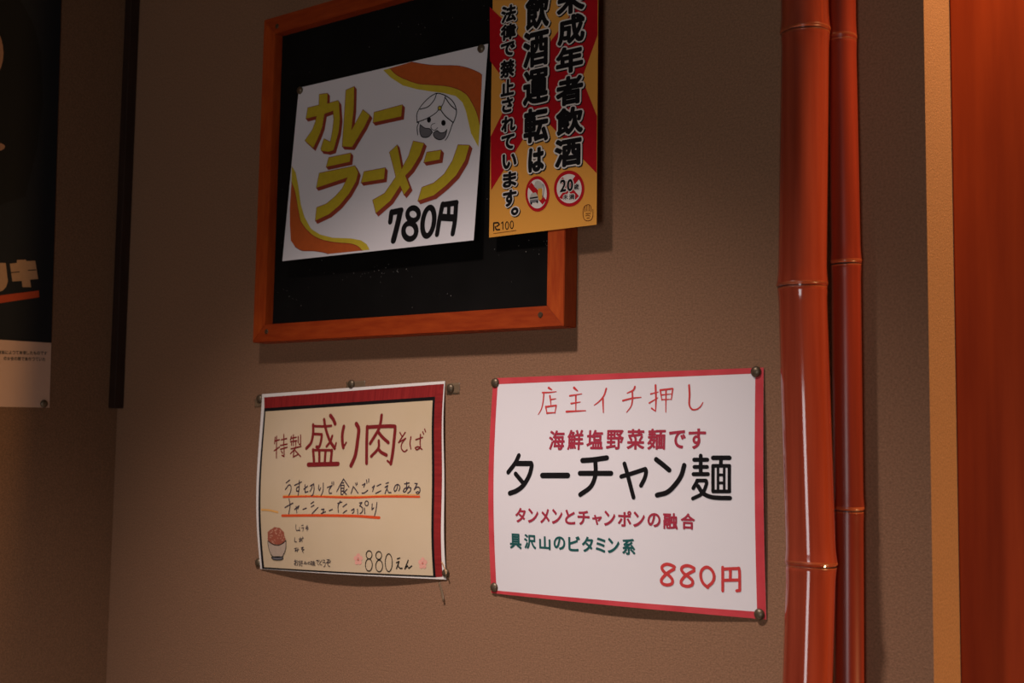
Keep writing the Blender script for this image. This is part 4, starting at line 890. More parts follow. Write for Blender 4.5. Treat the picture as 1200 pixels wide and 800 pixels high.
NOTICE['art'] = [
 ('ray_print','ink_crimson',1,'P',[-7044,9514,-362,3029,5532,8566,6597,8330,6619,3771,4808,-264,6623,-4318,6636,-9969,-382,-2960,-6482,-10094,-6648,-4412,-3805,-185,-6873,3676]),
 ('warning_lettering','ink_black',2,'G','未',3506,7924,3768,3290,310),
 ('warning_lettering','ink_white',3,'G','未',3394,8052,3773,3292,310),
 ('warning_lettering','ink_black',4,'G','未',3394,8052,3418,3001,140),
 ('warning_lettering','ink_black',2,'G','成',3572,4859,3683,3264,310),
 ('warning_lettering','ink_white',3,'G','成',3460,4985,3688,3266,310),
 ('warning_lettering','ink_black',4,'G','成',3460,4985,3335,2976,140),
 ('warning_lettering','ink_black',2,'G','年',3424,1792,3669,3045,310),
 ('warning_lettering','ink_white',3,'G','年',3311,1916,3674,3048,310),
 ('warning_lettering','ink_black',4,'G','年',3311,1916,3323,2758,140),
 ('warning_lettering','ink_black',2,'G','者',3460,-1342,3650,3267,310),
 ('warning_lettering','ink_white',3,'G','者',3348,-1220,3655,3270,310),
 ('warning_lettering','ink_black',4,'G','者',3348,-1220,3305,2982,140),
 ('warning_lettering','ink_black',2,'G','飲',3483,-4405,3657,3068,310),
 ('warning_lettering','ink_white',3,'G','飲',3372,-4285,3662,3071,310),
 ('warning_lettering','ink_black',4,'G','飲',3372,-4285,3314,2784,140),
 ('warning_lettering','ink_black',2,'G','酒',3349,-7566,3621,3148,310),
 ('warning_lettering','ink_white',3,'G','酒',3238,-7449,3626,3150,310),
 ('warning_lettering','ink_black',4,'G','酒',3238,-7449,3279,2865,140),
 ('warning_lettering','ink_black',2,'G','飲',-652,7579,3421,3983,310),
 ('warning_lettering','ink_white',3,'G','飲',-770,7710,3426,3986,310),
 ('warning_lettering','ink_black',4,'G','飲',-770,7710,3057,3688,140),
 ('warning_lettering','ink_black',2,'G','酒',-775,3711,3639,4101,310),
 ('warning_lettering','ink_white',3,'G','酒',-893,3839,3644,4104,310),
 ('warning_lettering','ink_black',4,'G','酒',-893,3839,3277,3808,140),
 ('warning_lettering','ink_black',2,'G','運',-736,-237,3576,3930,310),
 ('warning_lettering','ink_white',3,'G','運',-853,-112,3581,3933,310),
 ('warning_lettering','ink_black',4,'G','運',-853,-112,3216,3638,140),
 ('warning_lettering','ink_black',2,'G','転',-645,-4204,3488,3895,310),
 ('warning_lettering','ink_white',3,'G','転',-762,-4082,3492,3898,310),
 ('warning_lettering','ink_black',4,'G','転',-762,-4082,3130,3605,140),
 ('warning_lettering','ink_black',2,'G','は',-561,-7776,2376,2814,310),
 ('warning_lettering','ink_white',3,'G','は',-677,-7657,2379,2816,310),
 ('warning_lettering','ink_black',4,'G','は',-677,-7657,2019,2525,140),
 ('warning_lettering','ink_black',2,'G','法',-4367,8128,2279,2078,220),
 ('warning_lettering','ink_white',3,'G','法',-4462,8234,2281,2079,220),
 ('warning_lettering','ink_black',4,'G','法',-4462,8234,1981,1841,90),
 ('warning_lettering','ink_black',2,'G','律',-4366,6190,2340,1964,220),
 ('warning_lettering','ink_white',3,'G','律',-4461,6295,2342,1965,220),
 ('warning_lettering','ink_black',4,'G','律',-4461,6295,2043,1728,90),
 ('warning_lettering','ink_black',2,'G','で',-4401,4371,2198,1744,220),
 ('warning_lettering','ink_white',3,'G','で',-4496,4475,2200,1745,220),
 ('warning_lettering','ink_black',4,'G','で',-4496,4475,1902,1508,90),
 ('warning_lettering','ink_black',2,'G','禁',-4431,2314,2192,2115,220),
 ('warning_lettering','ink_white',3,'G','禁',-4526,2416,2194,2116,220),
 ('warning_lettering','ink_black',4,'G','禁',-4526,2416,1896,1880,90),
 ('warning_lettering','ink_black',2,'G','止',-4396,322,2050,2002,220),
 ('warning_lettering','ink_white',3,'G','止',-4491,424,2052,2003,220),
 ('warning_lettering','ink_black',4,'G','止',-4491,424,1755,1767,90),
 ('warning_lettering','ink_black',2,'G','さ',-4364,-1505,1775,1868,220),
 ('warning_lettering','ink_white',3,'G','さ',-4458,-1405,1776,1869,220),
 ('warning_lettering','ink_black',4,'G','さ',-4458,-1405,1480,1634,90),
 ('warning_lettering','ink_black',2,'G','れ',-4196,-3539,2168,1882,220),
 ('warning_lettering','ink_white',3,'G','れ',-4290,-3440,2170,1883,220),
 ('warning_lettering','ink_black',4,'G','れ',-4290,-3440,1876,1649,90),
 ('warning_lettering','ink_black',2,'G','て',-4229,-5414,2030,1825,220),
 ('warning_lettering','ink_white',3,'G','て',-4323,-5316,2032,1826,220),
 ('warning_lettering','ink_black',4,'G','て',-4323,-5316,1738,1592,90),
 ('warning_lettering','ink_black',2,'G','い',-3997,-7439,2152,1817,220),
 ('warning_lettering','ink_white',3,'G','い',-4090,-7342,2155,1818,220),
 ('warning_lettering','ink_black',4,'G','い',-4090,-7342,1862,1586,90),
 ('warning_lettering','ink_black',2,'G','ま',-3931,-9352,2079,1896,220),
 ('warning_lettering','ink_white',3,'G','ま',-4024,-9256,2082,1897,220),
 ('warning_lettering','ink_black',4,'G','ま',-4024,-9256,1790,1665,90),
 ('warning_lettering','ink_black',2,'G','す',-3897,-11297,2074,1995,220),
 ('warning_lettering','ink_white',3,'G','す',-3990,-11203,2076,1996,220),
 ('warning_lettering','ink_black',4,'G','す',-3990,-11203,1785,1765,90),
 ('warning_lettering','ink_black',2,'G','。',-3220,-12720,1271,1065,220),
 ('warning_lettering','ink_white',3,'G','。',-3313,-12627,1272,1066,220),
 ('warning_lettering','ink_black',4,'G','。',-3313,-12627,983,836,90),
 ('drink_driving_sign','ink_crimson',2,'P',[1009,-11336,991,-11646,928,-11941,822,-12213,677,-12453,497,-12655,286,-12812,52,-12919,-199,-12973,-460,-12973,-722,-12917,-977,-12808,-1219,-12648,-1438,-12443,-1629,-12198,-1786,-11921,-1903,-11620,-1977,-11305,-2005,-10985,-1987,-10670,-1923,-10371,-1814,-10095,-1666,-9853,-1482,-9651,-1267,-9495,-1029,-9391,-775,-9341,-513,-9346,-251,-9406,3,-9520,242,-9683,458,-9890,645,-10136,798,-10412,911,-10710,982,-11021]),
 ('drink_driving_sign','ink_white',3,'P',[693,-11299,678,-11554,628,-11797,544,-12020,428,-12218,283,-12384,115,-12513,-72,-12601,-273,-12646,-481,-12646,-690,-12600,-894,-12511,-1086,-12381,-1261,-12213,-1413,-12012,-1538,-11785,-1631,-11539,-1690,-11281,-1712,-11019,-1698,-10761,-1647,-10516,-1561,-10290,-1443,-10091,-1296,-9925,-1125,-9796,-936,-9710,-733,-9668,-525,-9671,-315,-9719,-112,-9812,78,-9944,251,-10114,401,-10315,523,-10541,614,-10785,671,-11040]),
 ('drink_driving_sign','ink_crimson',4,'P',[-1626,-10354,-1228,-9905,638,-11908,192,-12343]),
 ('drink_driving_sign','ink_silver',5,'P',[-876,-10333,-745,-9924,-442,-9831,-80,-9973,243,-10305,208,-10626,-430,-10647,-712,-10516]),
 ('drink_driving_sign','ink_amber',5,'P',[-366,-10636,145,-10696,159,-11659,26,-11851,-269,-11818,-406,-11204]),
 ('drink_driving_sign','ink_grey',5,'S',72,0,0,[218,-10270,367,-10645,258,-11411,206,-11664]),
 ('drink_driving_sign','ink_silver',5,'P',[-1446,-11508,-1227,-11043,-665,-10991,-420,-11332,-320,-11604,-347,-11926,-1374,-11974]),
 ('drink_driving_sign','ink_black',6,'P',[-1398,-11448,-387,-11440,-369,-11573,-1364,-11602]),
 ('drink_driving_sign','ink_grey',6,'P',[-1378,-11712,-366,-11729,-347,-11978,-1341,-12010]),
 ('drink_driving_sign','ink_black',6,'P',[-1099,-12050,-1113,-12114,-1154,-12157,-1210,-12168,-1267,-12144,-1309,-12092,-1325,-12025,-1311,-11961,-1270,-11918,-1214,-11907,-1157,-11931,-1115,-11983]),
 ('drink_driving_sign','ink_black',6,'P',[-346,-12004,-360,-12068,-401,-12111,-456,-12122,-513,-12098,-555,-12046,-571,-11979,-556,-11916,-516,-11872,-460,-11861,-404,-11885,-362,-11937]),
 ('age_limit_sign','ink_crimson',2,'P',[5223,-11302,5199,-11609,5120,-11900,4991,-12167,4813,-12402,4592,-12597,4335,-12748,4050,-12848,3744,-12895,3426,-12887,3107,-12825,2796,-12709,2503,-12544,2236,-12333,2005,-12084,1815,-11803,1674,-11500,1586,-11184,1553,-10864,1577,-10551,1658,-10255,1791,-9984,1975,-9747,2201,-9551,2464,-9403,2755,-9307,3065,-9265,3384,-9278,3703,-9347,4012,-9468,4301,-9637,4562,-9850,4788,-10099,4972,-10378,5108,-10677,5192,-10988]),
 ('age_limit_sign','ink_white',3,'P',[4912,-11278,4892,-11526,4828,-11762,4721,-11978,4575,-12168,4394,-12325,4183,-12446,3949,-12527,3698,-12564,3438,-12557,3177,-12506,2922,-12411,2682,-12277,2464,-12106,2274,-11905,2120,-11678,2005,-11433,1933,-11177,1906,-10919,1926,-10667,1992,-10428,2101,-10209,2251,-10018,2436,-9860,2651,-9740,2889,-9663,3142,-9629,3404,-9639,3665,-9695,3918,-9792,4155,-9929,4370,-10102,4555,-10304,4706,-10529,4818,-10772,4887,-11024]),
 ('age_limit_sign','ink_crimson',4,'P',[2248,-10163,2633,-9857,4616,-11979,4201,-12280]),
 ('age_limit_sign','ink_crimson',4,'P',[4174,-9890,4598,-10312,2660,-12073,2207,-11861]),
 ('age_limit_sign','ink_white',5,'G','2',2702,-10722,931,1394,120),
 ('age_limit_sign','ink_black',6,'G','2',2702,-10722,743,1240,50),
 ('age_limit_sign','ink_white',5,'G','0',3551,-10771,923,1369,120),
 ('age_limit_sign','ink_black',6,'G','0',3551,-10771,737,1216,50),
 ('age_limit_sign','ink_white',5,'G','歳',4312,-11022,746,701,100),
 ('age_limit_sign','ink_black',6,'G','歳',4312,-11022,592,573,15),
 ('age_limit_sign','ink_white',5,'G','未',3025,-11891,740,640,100),
 ('age_limit_sign','ink_black',6,'G','未',3025,-11891,584,512,15),
 ('age_limit_sign','ink_white',5,'G','満',3757,-11959,811,670,100),
 ('age_limit_sign','ink_black',6,'G','満',3757,-11959,657,542,15),
 ('palm_mark','ink_umber',2,'S',65,0,0,[6235,-13466,6241,-14072,6070,-14444,5663,-14529,5251,-14359,5095,-13951,5100,-13362,5238,-13082,5472,-12961,5764,-12944,5999,-13166,6027,-13658]),
 ('palm_mark','ink_umber',2,'S',65,0,0,[5297,-13138,5302,-13580]),
 ('palm_mark','ink_umber',2,'S',65,0,0,[5531,-13016,5536,-13556]),
 ('palm_mark','ink_umber',2,'S',64,0,0,[5788,-13045,5793,-13584]),
 ('palm_mark','ink_umber',2,'S',64,0,0,[5421,-13789,5947,-13826]),
 ('palm_mark','ink_umber',2,'S',64,0,0,[5424,-14005,5657,-13961,5892,-14084]),
 ('palm_mark','ink_umber',2,'S',64,0,0,[5543,-14243,5835,-14244]),
 ('recycling_mark','ink_black',2,'S',152,0,0,[-6047,-14310,-6062,-13552]),
 ('recycling_mark','ink_black',2,'S',151,0,0,[-6062,-13552,-5486,-13579,-5325,-13781,-5649,-13935]),
 ('recycling_mark','ink_black',2,'S',152,0,0,[-5845,-13957,-5708,-14260,-5277,-14303]),
 ('recycling_mark','ink_black',2,'S',105,0,0,[-5041,-13666,-4861,-13560]),
 ('recycling_mark','ink_black',2,'S',104,0,0,[-4861,-13560,-4848,-14304]),
 ('recycling_mark','ink_black',2,'S',93,1,0,[-4104,-14007,-4112,-14124,-4140,-14227,-4184,-14307,-4240,-14355,-4304,-14368,-4368,-14343,-4427,-14283,-4474,-14194,-4505,-14085,-4518,-13966,-4509,-13849,-4482,-13746,-4438,-13666,-4381,-13618,-4317,-13606,-4253,-13631,-4195,-13691,-4147,-13780,-4116,-13889]),
 ('recycling_mark','ink_black',2,'S',92,1,0,[-3488,-13987,-3496,-14104,-3524,-14207,-3568,-14286,-3624,-14334,-3687,-14346,-3751,-14322,-3809,-14262,-3856,-14173,-3887,-14064,-3899,-13946,-3891,-13829,-3864,-13726,-3820,-13647,-3763,-13599,-3700,-13587,-3636,-13612,-3578,-13672,-3531,-13760,-3500,-13869]),
 ('recycling_mark','ink_umber',2,'S',46,0,0,[-6067,-14639,-4661,-14631,-3120,-14597]),
]
FILM = {'cx': -0.23843, 'cz': 1.8019, 'w': 0.26, 'h': 0.62, 't': 0.018, 'whitetop': -0.22586}
FILM['art'] = [
 ('title_lettering','ink_sand',2,'P',[7800,-12270,9032,-12085,9090,-12272,10338,-12086,10836,-14414,9689,-14624,9877,-15572,8686,-15683,8556,-14879,7282,-15099,6850,-12853,7813,-12653]),
 ('title_lettering','ink_night',3,'S',119,0,0,[7091,-13973,8158,-13767]),
 ('title_lettering','ink_night',3,'S',121,0,0,[9389,-13447,10482,-13265]),
 ('title_lettering','ink_sand',2,'P',[4843,-12976,6292,-12818,6483,-13987,6673,-15110,6447,-15892,5961,-16411,5071,-16681,5144,-15919,5526,-15411,5531,-14086,4980,-14048]),
 ('title_lettering','ink_sand',2,'P',[3672,-13432,4456,-13254,4666,-15023,3832,-15199]),
 ('underline_stroke','ink_rust',2,'P',[10991,-15905,11072,-16772,5715,-17993,-2833,-19830,-2869,-18840,5681,-17004]),
 ('caption_lettering','ink_smoke',2,'G','す',12186,-23968,440,471,20),
 ('caption_lettering','ink_smoke',2,'G','で',11686,-23984,438,469,20),
 ('caption_lettering','ink_smoke',2,'G','の',11189,-24001,436,468,20),
 ('caption_lettering','ink_smoke',2,'G','も',10694,-24017,434,467,20),
 ('caption_lettering','ink_smoke',2,'G','た',10202,-24033,432,466,20),
 ('caption_lettering','ink_smoke',2,'G','し',9712,-24049,430,465,20),
 ('caption_lettering','ink_smoke',2,'G','現',9224,-24065,428,464,20),
 ('caption_lettering','ink_smoke',2,'G','実',8739,-24080,426,463,20),
 ('caption_lettering','ink_smoke',2,'G','て',8256,-24096,424,462,20),
 ('caption_lettering','ink_smoke',2,'G','っ',7776,-24112,422,460,20),
 ('caption_lettering','ink_smoke',2,'G','よ',7298,-24127,420,459,20),
 ('caption_lettering','ink_smoke',2,'G','に',6822,-24143,418,458,20),
 ('caption_lettering','ink_smoke',2,'G','話',6348,-24158,416,457,20),
 ('caption_lettering','ink_smoke',2,'G','実',5877,-24174,414,456,20),
 ('caption_lettering','ink_smoke',2,'G','た',11984,-24763,439,470,20),
 ('caption_lettering','ink_smoke',2,'G','い',11486,-24777,437,469,20),
 ('caption_lettering','ink_smoke',2,'G','て',10990,-24792,435,468,20),
 ('caption_lettering','ink_smoke',2,'G','っ',10496,-24806,433,466,20),
 ('caption_lettering','ink_smoke',2,'G','行',10005,-24820,431,465,20),
 ('caption_lettering','ink_smoke',2,'G','流',9516,-24834,429,464,20),
 ('caption_lettering','ink_smoke',2,'G','で',9030,-24848,427,463,20),
 ('caption_lettering','ink_smoke',2,'G','間',8545,-24862,425,462,20),
 ('caption_lettering','ink_smoke',2,'G','の',8064,-24876,423,461,20),
 ('caption_lettering','ink_smoke',2,'G','性',7584,-24889,421,460,20),
 ('caption_lettering','ink_smoke',2,'G','女',7107,-24903,418,459,20),
 ('caption_lettering','ink_smoke',2,'G','の',6632,-24917,416,457,20),
 ('portrait_print','ink_pitch',1,'P',[7177,21448,9192,18606,10268,15472,10732,8766,10190,3013,8739,-3936,-1258,-8615,-2404,23047,5466,23202]),
 ('portrait_print','ink_skin',2,'P',[5081,13966,5028,12968,4805,11980,4425,11054,3909,10238,3283,9574,2583,9093,1842,8818,1100,8760,393,8920,-245,9288,-784,9843,-1198,10559,-1469,11399,-1584,12323,-1537,13288,-1331,14247,-974,15155,-484,15966,119,16642,804,17147,1539,17454,2287,17545,3011,17414,3673,17065,4237,16513,4675,15787,4961,14923]),
 ('portrait_print','ink_skin',2,'P',[5723,1964,5591,1687,5201,1402,4613,1153,3920,978,3229,902,2644,936,2251,1075,2107,1296,2233,1568,2612,1849,3188,2098,3875,2276,4572,2357,5169,2327,5574,2189]),
]



def wavy_left(u, v):
    s = math.sin
    return ((1 - u) * .0075 * s(math.pi * v ** 1.3) + u * (.0035 * s(math.pi * v) + .0012 * s(3 * math.pi * v))
            + .008 * s(math.pi * u) * v * v + .003 * s(math.pi * u) * s(math.pi * v))


def wavy_right(u, v):
    s = math.sin
    return ((1 - u) * .0065 * s(math.pi * v) + u * .003 * s(math.pi * v)
            + .006 * s(math.pi * u) * v * v + .002 * s(math.pi * u) * s(math.pi * v))


# ------------------------------------------------------------------ framed blackboard
BX0, BX1, BZ0, BZ1, BD, RW = -1.1611, -0.7008, 1.5711, 1.9701, 0.022, 0.0212
bw, bh = BX1 - BX0, BZ1 - BZ0
board = empty('blackboard', ((BX0 + BX1) / 2, 0.0, BZ0), (0, 0.006, 0))
tag(board, 'black menu board in an orange wooden frame hanging on the wall', 'board')


def rail(p4, y0, y1, mat):
    """one mitred rail: p4 = outer a, outer b, inner b, inner a in (x, z)"""
    bm = bmesh.new()
    f = [bm.verts.new((p[0], y0, p[1])) for p in p4]
    k = [bm.verts.new((p[0], y1, p[1])) for p in p4]
    bm.faces.new(f)
    bm.faces.new(k[::-1])
    for i in range(4):
        j = (i + 1) % 4
        bm.faces.new((f[i], k[i], k[j], f[j]))
    bmesh.ops.recalc_face_normals(bm, faces=bm.faces)
    bmesh.ops.bevel(bm, geom=bm.edges[:], offset=0.0006, segments=2, affect='EDGES')
    return link_mesh('frame_rail', bm, mat, board)


o_, i_ = bw / 2, bw / 2 - RW
rail([(-o_, 0), (o_, 0), (i_, RW), (-i_, RW)], -BD, 0, M['frame_wood'])
rail([(-o_, bh), (o_, bh), (i_, bh - RW), (-i_, bh - RW)], -BD, 0, M['frame_wood'])
rail([(-o_, 0), (-o_, bh), (-i_, bh - RW), (-i_, RW)], -BD, 0, M['frame_wood_upright'])
rail([(o_, 0), (o_, bh), (i_, bh - RW), (i_, RW)], -BD, 0, M['frame_wood_upright'])
bm = bmesh.new()
add_box(bm, (-i_ - 0.004, -0.010, RW - 0.004), (i_ + 0.004, -0.002, bh - RW + 0.004))
panel = link_mesh('panel', bm, M['blackboard'], board)
rnd = random.Random(7)
bm = bmesh.new()
specks = []
for k in range(70):
    specks.append((rnd.uniform(-i_, i_), rnd.uniform(RW, bh - RW), rnd.uniform(0.0002, 0.0005)))
for cx, cz, n, sx in ((-0.035, 0.075, 26, 0.03), (0.20, 0.085, 20, 0.012), (0.02, 0.345, 12, 0.05), (-0.19, 0.06, 10, 0.02)):
    for k in range(n):
        specks.append((min(i_, cx + rnd.gauss(0, sx)), cz + rnd.gauss(0, 0.006), rnd.uniform(0.0002, 0.00055)))
for x, z, r in specks:
    n = 5
    bm.faces.new([bm.verts.new((x + r * math.cos(2 * math.pi * q / n) * rnd.uniform(0.6, 1.3), -0.0102, z + r * math.sin(2 * math.pi * q / n))) for q in range(n)])
link_mesh('chalk_dust', bm, M['chalk'], board)['kind'] = 'stuff'
for sx in (-1, 1):
    for sz in (0.0125, bh - 0.0125):
        bm = bmesh.new()
        bmesh.ops.create_cone(bm, cap_ends=True, segments=20, radius1=0.0032, radius2=0.0024, depth=0.0012,
                              matrix=Matrix.Translation((sx * (o_ - 0.0245 if sx < 0 else o_ - 0.0285), -BD - 0.0004, sz)) @ Matrix.Rotation(math.pi / 2, 4, 'X'))
        link_mesh('screw', bm, M['screw_metal'], board)

# ------------------------------------------------------------------ papers
curry = Paper(CURRY, 'menu_poster', -0.0115, lambda u, v: .0165 * v, M['paper_white'],
              'white hand-drawn menu sheet with yellow block letters pinned to the black board', 'menu poster')
curry.art(CURRY, {'title_lettering': 'yellow block letters with maroon sides', 'price_lettering': 'black brushed price',
                  'wave_band': 'orange and yellow waves in two corners', 'portrait_drawing': 'line drawing of a moustached face in a turban'})

notice = Paper(NOTICE, 'warning_notice', -0.0232, lambda u, v: 0.0, M['paper_amber'],
               'narrow yellow and red notice with outlined black columns over the right rail of the board', 'notice')
notice.art(NOTICE, {'ray_print': 'crimson crossing rays', 'warning_lettering': 'black characters with white outlines'})

owner = Paper(OWNER, 'menu_poster', -0.001, wavy_right, M['paper_white'],
              'white menu sheet with a pink-red border and large black characters, beside the bamboo', 'menu poster')
W2, H2 = owner.w / 2, owner.h / 2
it, ir, ib, il = pairs(OWNER['inner'])


def border(fl, mi, lay):
    tl, tr, br, bl = (-W2, H2), (W2, H2), (W2, -H2), (-W2, -H2)
    fl.grid([tl, tr, ir, it], 40, 2, mi, lay)
    fl.grid([il, ib, br, bl], 40, 2, mi, lay)
    fl.grid([tl, it, il, bl], 2, 30, mi, lay)
    fl.grid([ir, tr, br, ib], 2, 30, mi, lay)


M['border_tape'] = material('border_tape', INK['ink_border'], 0.5, 0.3, 35, 0.0, dark=(0.54, 0.045, 0.058))
owner.part('border', [('border_tape', 1, border)], 'pink-red border strips')
owner.art(OWNER, {'headline_lettering': 'thin red brush characters', 'dish_name_lettering': 'large rounded black characters',
                  'vitamin_lettering': 'dark teal characters', 'price_lettering': 'red marker price'})

soba = Paper(SOBA, 'menu_poster', -0.001, wavy_left, M['paper_margin'],
             'cream handwritten menu sheet with dark red top and right bands, below the board', 'menu poster')
soba.part('border', [('red_band', 1.0, lambda fl, mi, lay: fl.grid(pairs(SOBA['redtop']), 40, 3, mi, lay)),
                     ('red_band_side', 1.1, lambda fl, mi, lay: fl.grid(pairs(SOBA['redright']), 3, 40, mi, lay)),
                     ('ink_black', 1.8, lambda fl, mi, lay: fl.grid(pairs(SOBA['black']), 60, 48, mi, lay))], 'dark red bands with a black inner line')
soba.part('writing_field', [('paper_cream', 2.6, lambda fl, mi, lay: fl.grid(pairs(SOBA['cream']), 60, 48, mi, lay))], 'cream writing field')
soba.art(SOBA, {'dish_name_lettering': 'dark red brush characters', 'handwriting': 'thin dark handwriting', 'underline_stroke': 'orange marker underlines',
                'bowl_drawing': 'drawing of a heaped grey bowl', 'blossom_drawing': 'two pale pink blossoms'})

film = Paper(FILM, 'film_poster', 0.0, lambda u, v: 0.0, M['paper_night'],
             'black poster with a white foot strip at the left edge, pinned to the left wall', 'poster', left_wall=XL + 0.001)
wz = FILM['whitetop']
M['paper_warm_lit'] = material('paper_warm_lit', (0.50, 0.32, 0.23), 0.6, 0.2, 3, 0.05)  # white paper toned tan, dim warm light put into its colour
film.part('foot_strip', [('paper_warm_lit', 1, lambda fl, mi, lay: fl.grid([(-film.w / 2, wz), (film.w / 2, wz), (film.w / 2, -film.h / 2), (-film.w / 2, -film.h / 2)], 4, 4, mi, lay))], 'white foot strip with small print')
film.art(FILM, {'title_lettering': 'sand coloured title characters', 'underline_stroke': 'red-orange title underline'})


# ------------------------------------------------------------------ tacks and tape
def tack_bm(r=0.005):
    bm = bmesh.new()
    prof = [(0.0006, 0.006), (0.0006, 0.0), (r, 0.0), (r * 1.02, -0.0008), (r * 0.9, -0.0020), (r * 0.62, -0.0030), (r * 0.28, -0.0035)]
    n = 24
    rings = [[bm.verts.new((p[0] * math.cos(2 * math.pi * k / n), p[1], p[0] * math.sin(2 * math.pi * k / n))) for k in range(n)] for p in prof]
    for a, b in zip(rings, rings[1:]):
        for k in range(n):
            bm.faces.new((a[k], a[(k + 1) % n], b[(k + 1) % n], b[k]))
    bm.faces.new(rings[0][::-1])
    top = bm.verts.new((0, -0.0036, 0))
    for k in range(n):
        bm.faces.new((rings[-1][k], rings[-1][(k + 1) % n], top))
    bmesh.ops.recalc_face_normals(bm, faces=bm.faces)
    return bm


proto = link_mesh('thumbtack', tack_bm(), M['tack_brass'], None, True)
used = [False]


def tack(loc, label, rz=0.0, s=1.0):
    if used[0]:
        o = proto.copy()
        COL.objects.link(o)
    else:
        o = proto
        used[0] = True
    o.location = loc
    o.rotation_euler = (0, 0, rz)
    o.scale = (s, s, s)
    tag(o, label, 'thumbtack', 'thumbtacks holding the papers')
    return o


tack((-1.1002, -0.0123, 1.8752), 'dark thumbtack at the top left corner of the yellow-lettered menu on the board', s=0.92)
tack((-0.8187, -0.0123, 1.8729), 'dark thumbtack at the top right corner of the yellow-lettered menu on the board', s=0.92)
tack((-0.8012, -0.0018, 1.5173), 'brown thumbtack at the top left corner of the pink-bordered menu')
tack((-0.5041, -0.0018, 1.5208), 'brown thumbtack at the top right corner of the pink-bordered menu')
tack((-0.7984, -0.0018, 1.3084), 'brown thumbtack at the bottom left corner of the pink-bordered menu', s=0.95)
tack((-0.5016, -0.0018, 1.3083), 'brown thumbtack at the bottom right corner of the pink-bordered menu')
tack((-1.1696, -0.0005, 1.5059), 'brown thumbtack beside the top left corner of the cream menu')
tack((-1.0126, -0.0005, 1.5204), 'brown thumbtack on tape above the middle of the cream menu')
tack((-0.8635, -0.0005, 1.5127), 'brown thumbtack on tape beside the top right corner of the cream menu')
tack((-1.1627, -0.0005, 1.3090), 'brown thumbtack beside the bottom left corner of the cream menu')
tack((-0.8649, -0.0012, 1.3180), 'brown thumbtack under the curled tape at the bottom right corner of the cream menu', s=0.9)
tack((XL + 0.0014, -0.1114, 1.4990), 'dark thumbtack in the white foot of the black poster on the left wall', math.pi / 2)


def tape(loc, w, h, tilt, label, mat='tape', curl=0.0):
    bm = bmesh.new()
    nx, nz = 12, 4
    fr, bk = {}, {}
    rr = random.Random(int(w * 1e5))
    for i in range(nx + 1):
        for j in range(nz + 1):
            x, z = (i / nx - 0.5) * w, (j / nz - 0.5) * h
            if i in (0, nx):
                x += rr.uniform(-1, 1) * 0.0005
            y = -curl * (i / nx) ** 2
            fr[i, j] = bm.verts.new((x, y - 0.0002, z))
            bk[i, j] = bm.verts.new((x, y, z))
    for i in range(nx):
        for j in range(nz):
            bm.faces.new((fr[i, j], fr[i + 1, j], fr[i + 1, j + 1], fr[i, j + 1]))
            bm.faces.new((bk[i, j], bk[i, j + 1], bk[i + 1, j + 1], bk[i + 1, j]))
    for i in range(nx):
        for j in (0, nz):
            bm.faces.new((fr[i, j], bk[i, j], bk[i + 1, j], fr[i + 1, j]))
    for j in range(nz):
        for i in (0, nx):
            bm.faces.new((fr[i, j], fr[i, j + 1], bk[i, j + 1], bk[i, j]))
    bmesh.ops.recalc_face_normals(bm, faces=bm.faces)
    o = link_mesh('tape_strip', bm, M[mat], None, True)
    o.location = loc
    o.rotation_euler = (0, -tilt, 0)
    tag(o, label, 'tape', 'tape strips around the cream menu')
    return o


tape((-1.0060, -0.0003, 1.5195), 0.030, 0.0085, 0.04, 'brown tape strip above the middle of the cream menu')
tape((-0.8600, -0.0003, 1.5125), 0.018, 0.0120, 0.03, 'brown tape strip beside the top right corner of the cream menu')
tape((-1.1720, -0.0003, 1.5010), 0.014, 0.0100, 0.10, 'brown tape strip beside the top left corner of the cream menu')
tape((-0.8640, -0.0035, 1.3235), 0.016, 0.0016, -0.85, 'pale curled tape edge over the bottom right corner of the cream menu', 'tape_pale', 0.004)
tape((-0.8705, -0.0004, 1.2985), 0.020, 0.0028, -1.10, 'loose brown tape tail hanging under the bottom right corner of the cream menu', 'tape', 0.003)


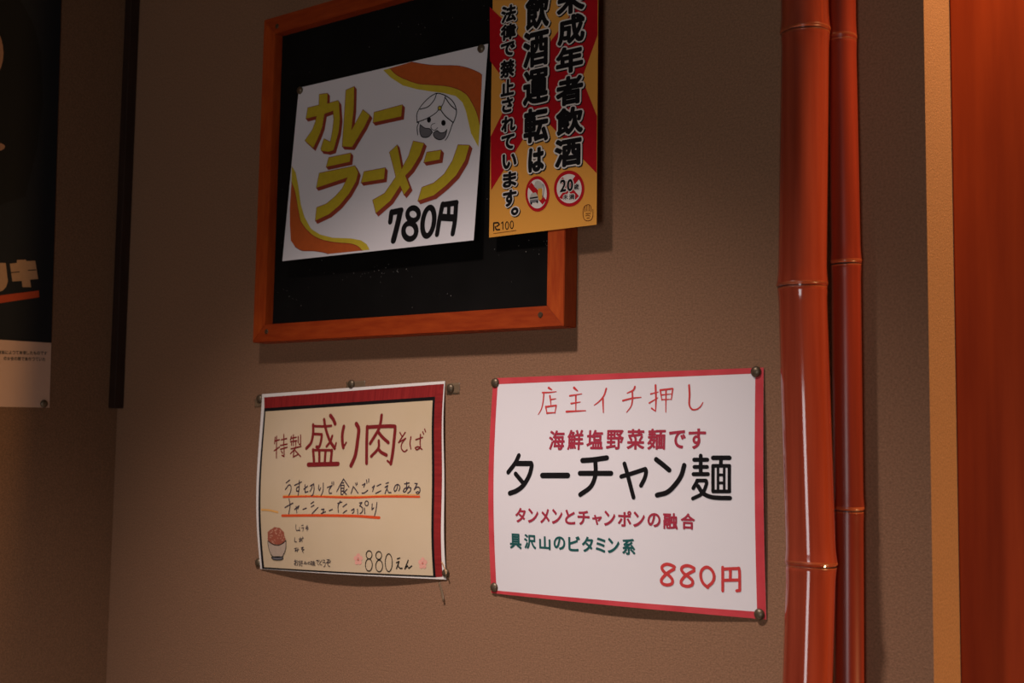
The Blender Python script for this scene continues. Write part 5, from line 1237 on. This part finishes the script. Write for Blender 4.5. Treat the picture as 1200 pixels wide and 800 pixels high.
# ------------------------------------------------------------------ bamboo poles
def bamboo(name, keys, r, nodes, z0, z1, label, seed, skin='bamboo'):
    """keys: (z, x, y) centre line; nodes: heights of the joints"""
    rr = random.Random(seed)

    def centre(z):
        if z <= keys[0][0]: return keys[0][1:]
        for a, b in zip(keys, keys[1:]):
            if z <= b[0]:
                t = (z - a[0]) / (b[0] - a[0])
                return (a[1] + (b[1] - a[1]) * t, a[2] + (b[2] - a[2]) * t)
        return keys[-1][1:]

    bx, by = centre(z0)
    root = empty(name, (bx, by, z0))
    tag(root, label, 'bamboo pole', 'bamboo poles against the wall')
    n = 40
    zs = []
    z = z0
    while z < z1:
        zs.append(z)
        z += 0.012
    zs.append(z1)
    for nd in nodes:
        for k in (-0.010, -0.006, -0.0035, -0.0016, 0.0, 0.0016, 0.004, 0.008, 0.014):
            if z0 < nd + k < z1: zs.append(nd + k)
    zs = sorted(set(round(q, 5) for q in zs))
    bm = bmesh.new()
    prev = None
    for z in zs:
        cx, cy = centre(z)
        rad = r
        for nd in nodes:
            d = z - nd
            rad += r * (0.055 * math.exp(-(d / 0.008) ** 2) - 0.05 * math.exp(-((d + 0.0022) / 0.0012) ** 2))
            if d < 0: rad -= r * 0.012 * math.exp(d / 0.03)
        # the joints carry a shallow groove up one side, as bamboo does
        ring = []
        for k in range(n):
            a = 2 * math.pi * k / n
            ring.append(bm.verts.new((cx - bx + rad * math.cos(a), cy - by + rad * math.sin(a), z - z0)))
        if prev:
            for k in range(n):
                bm.faces.new((prev[k], prev[(k + 1) % n], ring[(k + 1) % n], ring[k]))
        else:
            bm.faces.new(ring[::-1])
        prev = ring
    bm.faces.new(prev)
    link_mesh('culm', bm, M[skin], root, True)
    for nd in nodes:
        if not z0 < nd < z1: continue
        cx, cy = centre(nd)
        bm = bmesh.new()
        prof = [(0.990, 0.0042), (1.040, 0.0026), (1.066, 0.0014), (1.066, 0.0004), (1.040, -0.0004), (1.008, -0.0007), (1.006, -0.0018), (1.030, -0.0022), (1.020, -0.0032), (0.985, -0.0044)]
        rings = []
        ph = rr.uniform(0, 6)
        for pr, dz in prof:
            rings.append([bm.verts.new((cx - bx + r * pr * math.cos(2 * math.pi * k / n), cy - by + r * pr * math.sin(2 * math.pi * k / n),
                                        nd - z0 + dz + 0.0007 * math.sin(2 * math.pi * k / n + ph))) for k in range(n)])
        for a, b in zip(rings, rings[1:]):
            for k in range(n):
                fc = bm.faces.new((a[k], a[(k + 1) % n], b[(k + 1) % n], b[k]))
                if a in (rings[5], rings[6]):
                    fc.material_index = 1
        for rg in (rings[0], rings[-1][::-1]):
            bm.faces.new(rg)
        bmesh.ops.recalc_face_normals(bm, faces=bm.faces)
        link_mesh('node_ring', bm, [M['bamboo_node'], M['bamboo_groove']], root, True)
    return root


bamboo('bamboo_pole', [(0.0, -0.4400, -0.0415), (0.90, -0.4420, -0.0415), (1.13, -0.4445, -0.0415), (1.3593, -0.4352, -0.0415), (1.5895, -0.4415, -0.0415), (1.8066, -0.4372, -0.0415), (2.05, -0.4400, -0.0415), (ZT, -0.4380, -0.0415)],
       0.0200, [0.44, 0.67, 0.90, 1.13, 1.3593, 1.5895, 1.8066, 2.02, 2.23], 0.0, ZT,
       'thick glossy red-brown bamboo pole standing in front on the left of the pair', 3)
bamboo('bamboo_pole', [(0.0, -0.4150, -0.0135), (1.20, -0.4160, -0.0135), (1.4041, -0.4145, -0.0135), (1.6102, -0.4145, -0.0135), (1.8038, -0.4165, -0.0135), (ZT, -0.4160, -0.0135)],
       0.0122, [0.40, 0.61, 0.81, 1.01, 1.21, 1.4041, 1.6102, 1.8038, 2.0, 2.2], 0.0, ZT,
       'thin dark bamboo pole behind the thick one, against the wall', 5, 'bamboo_shaded')
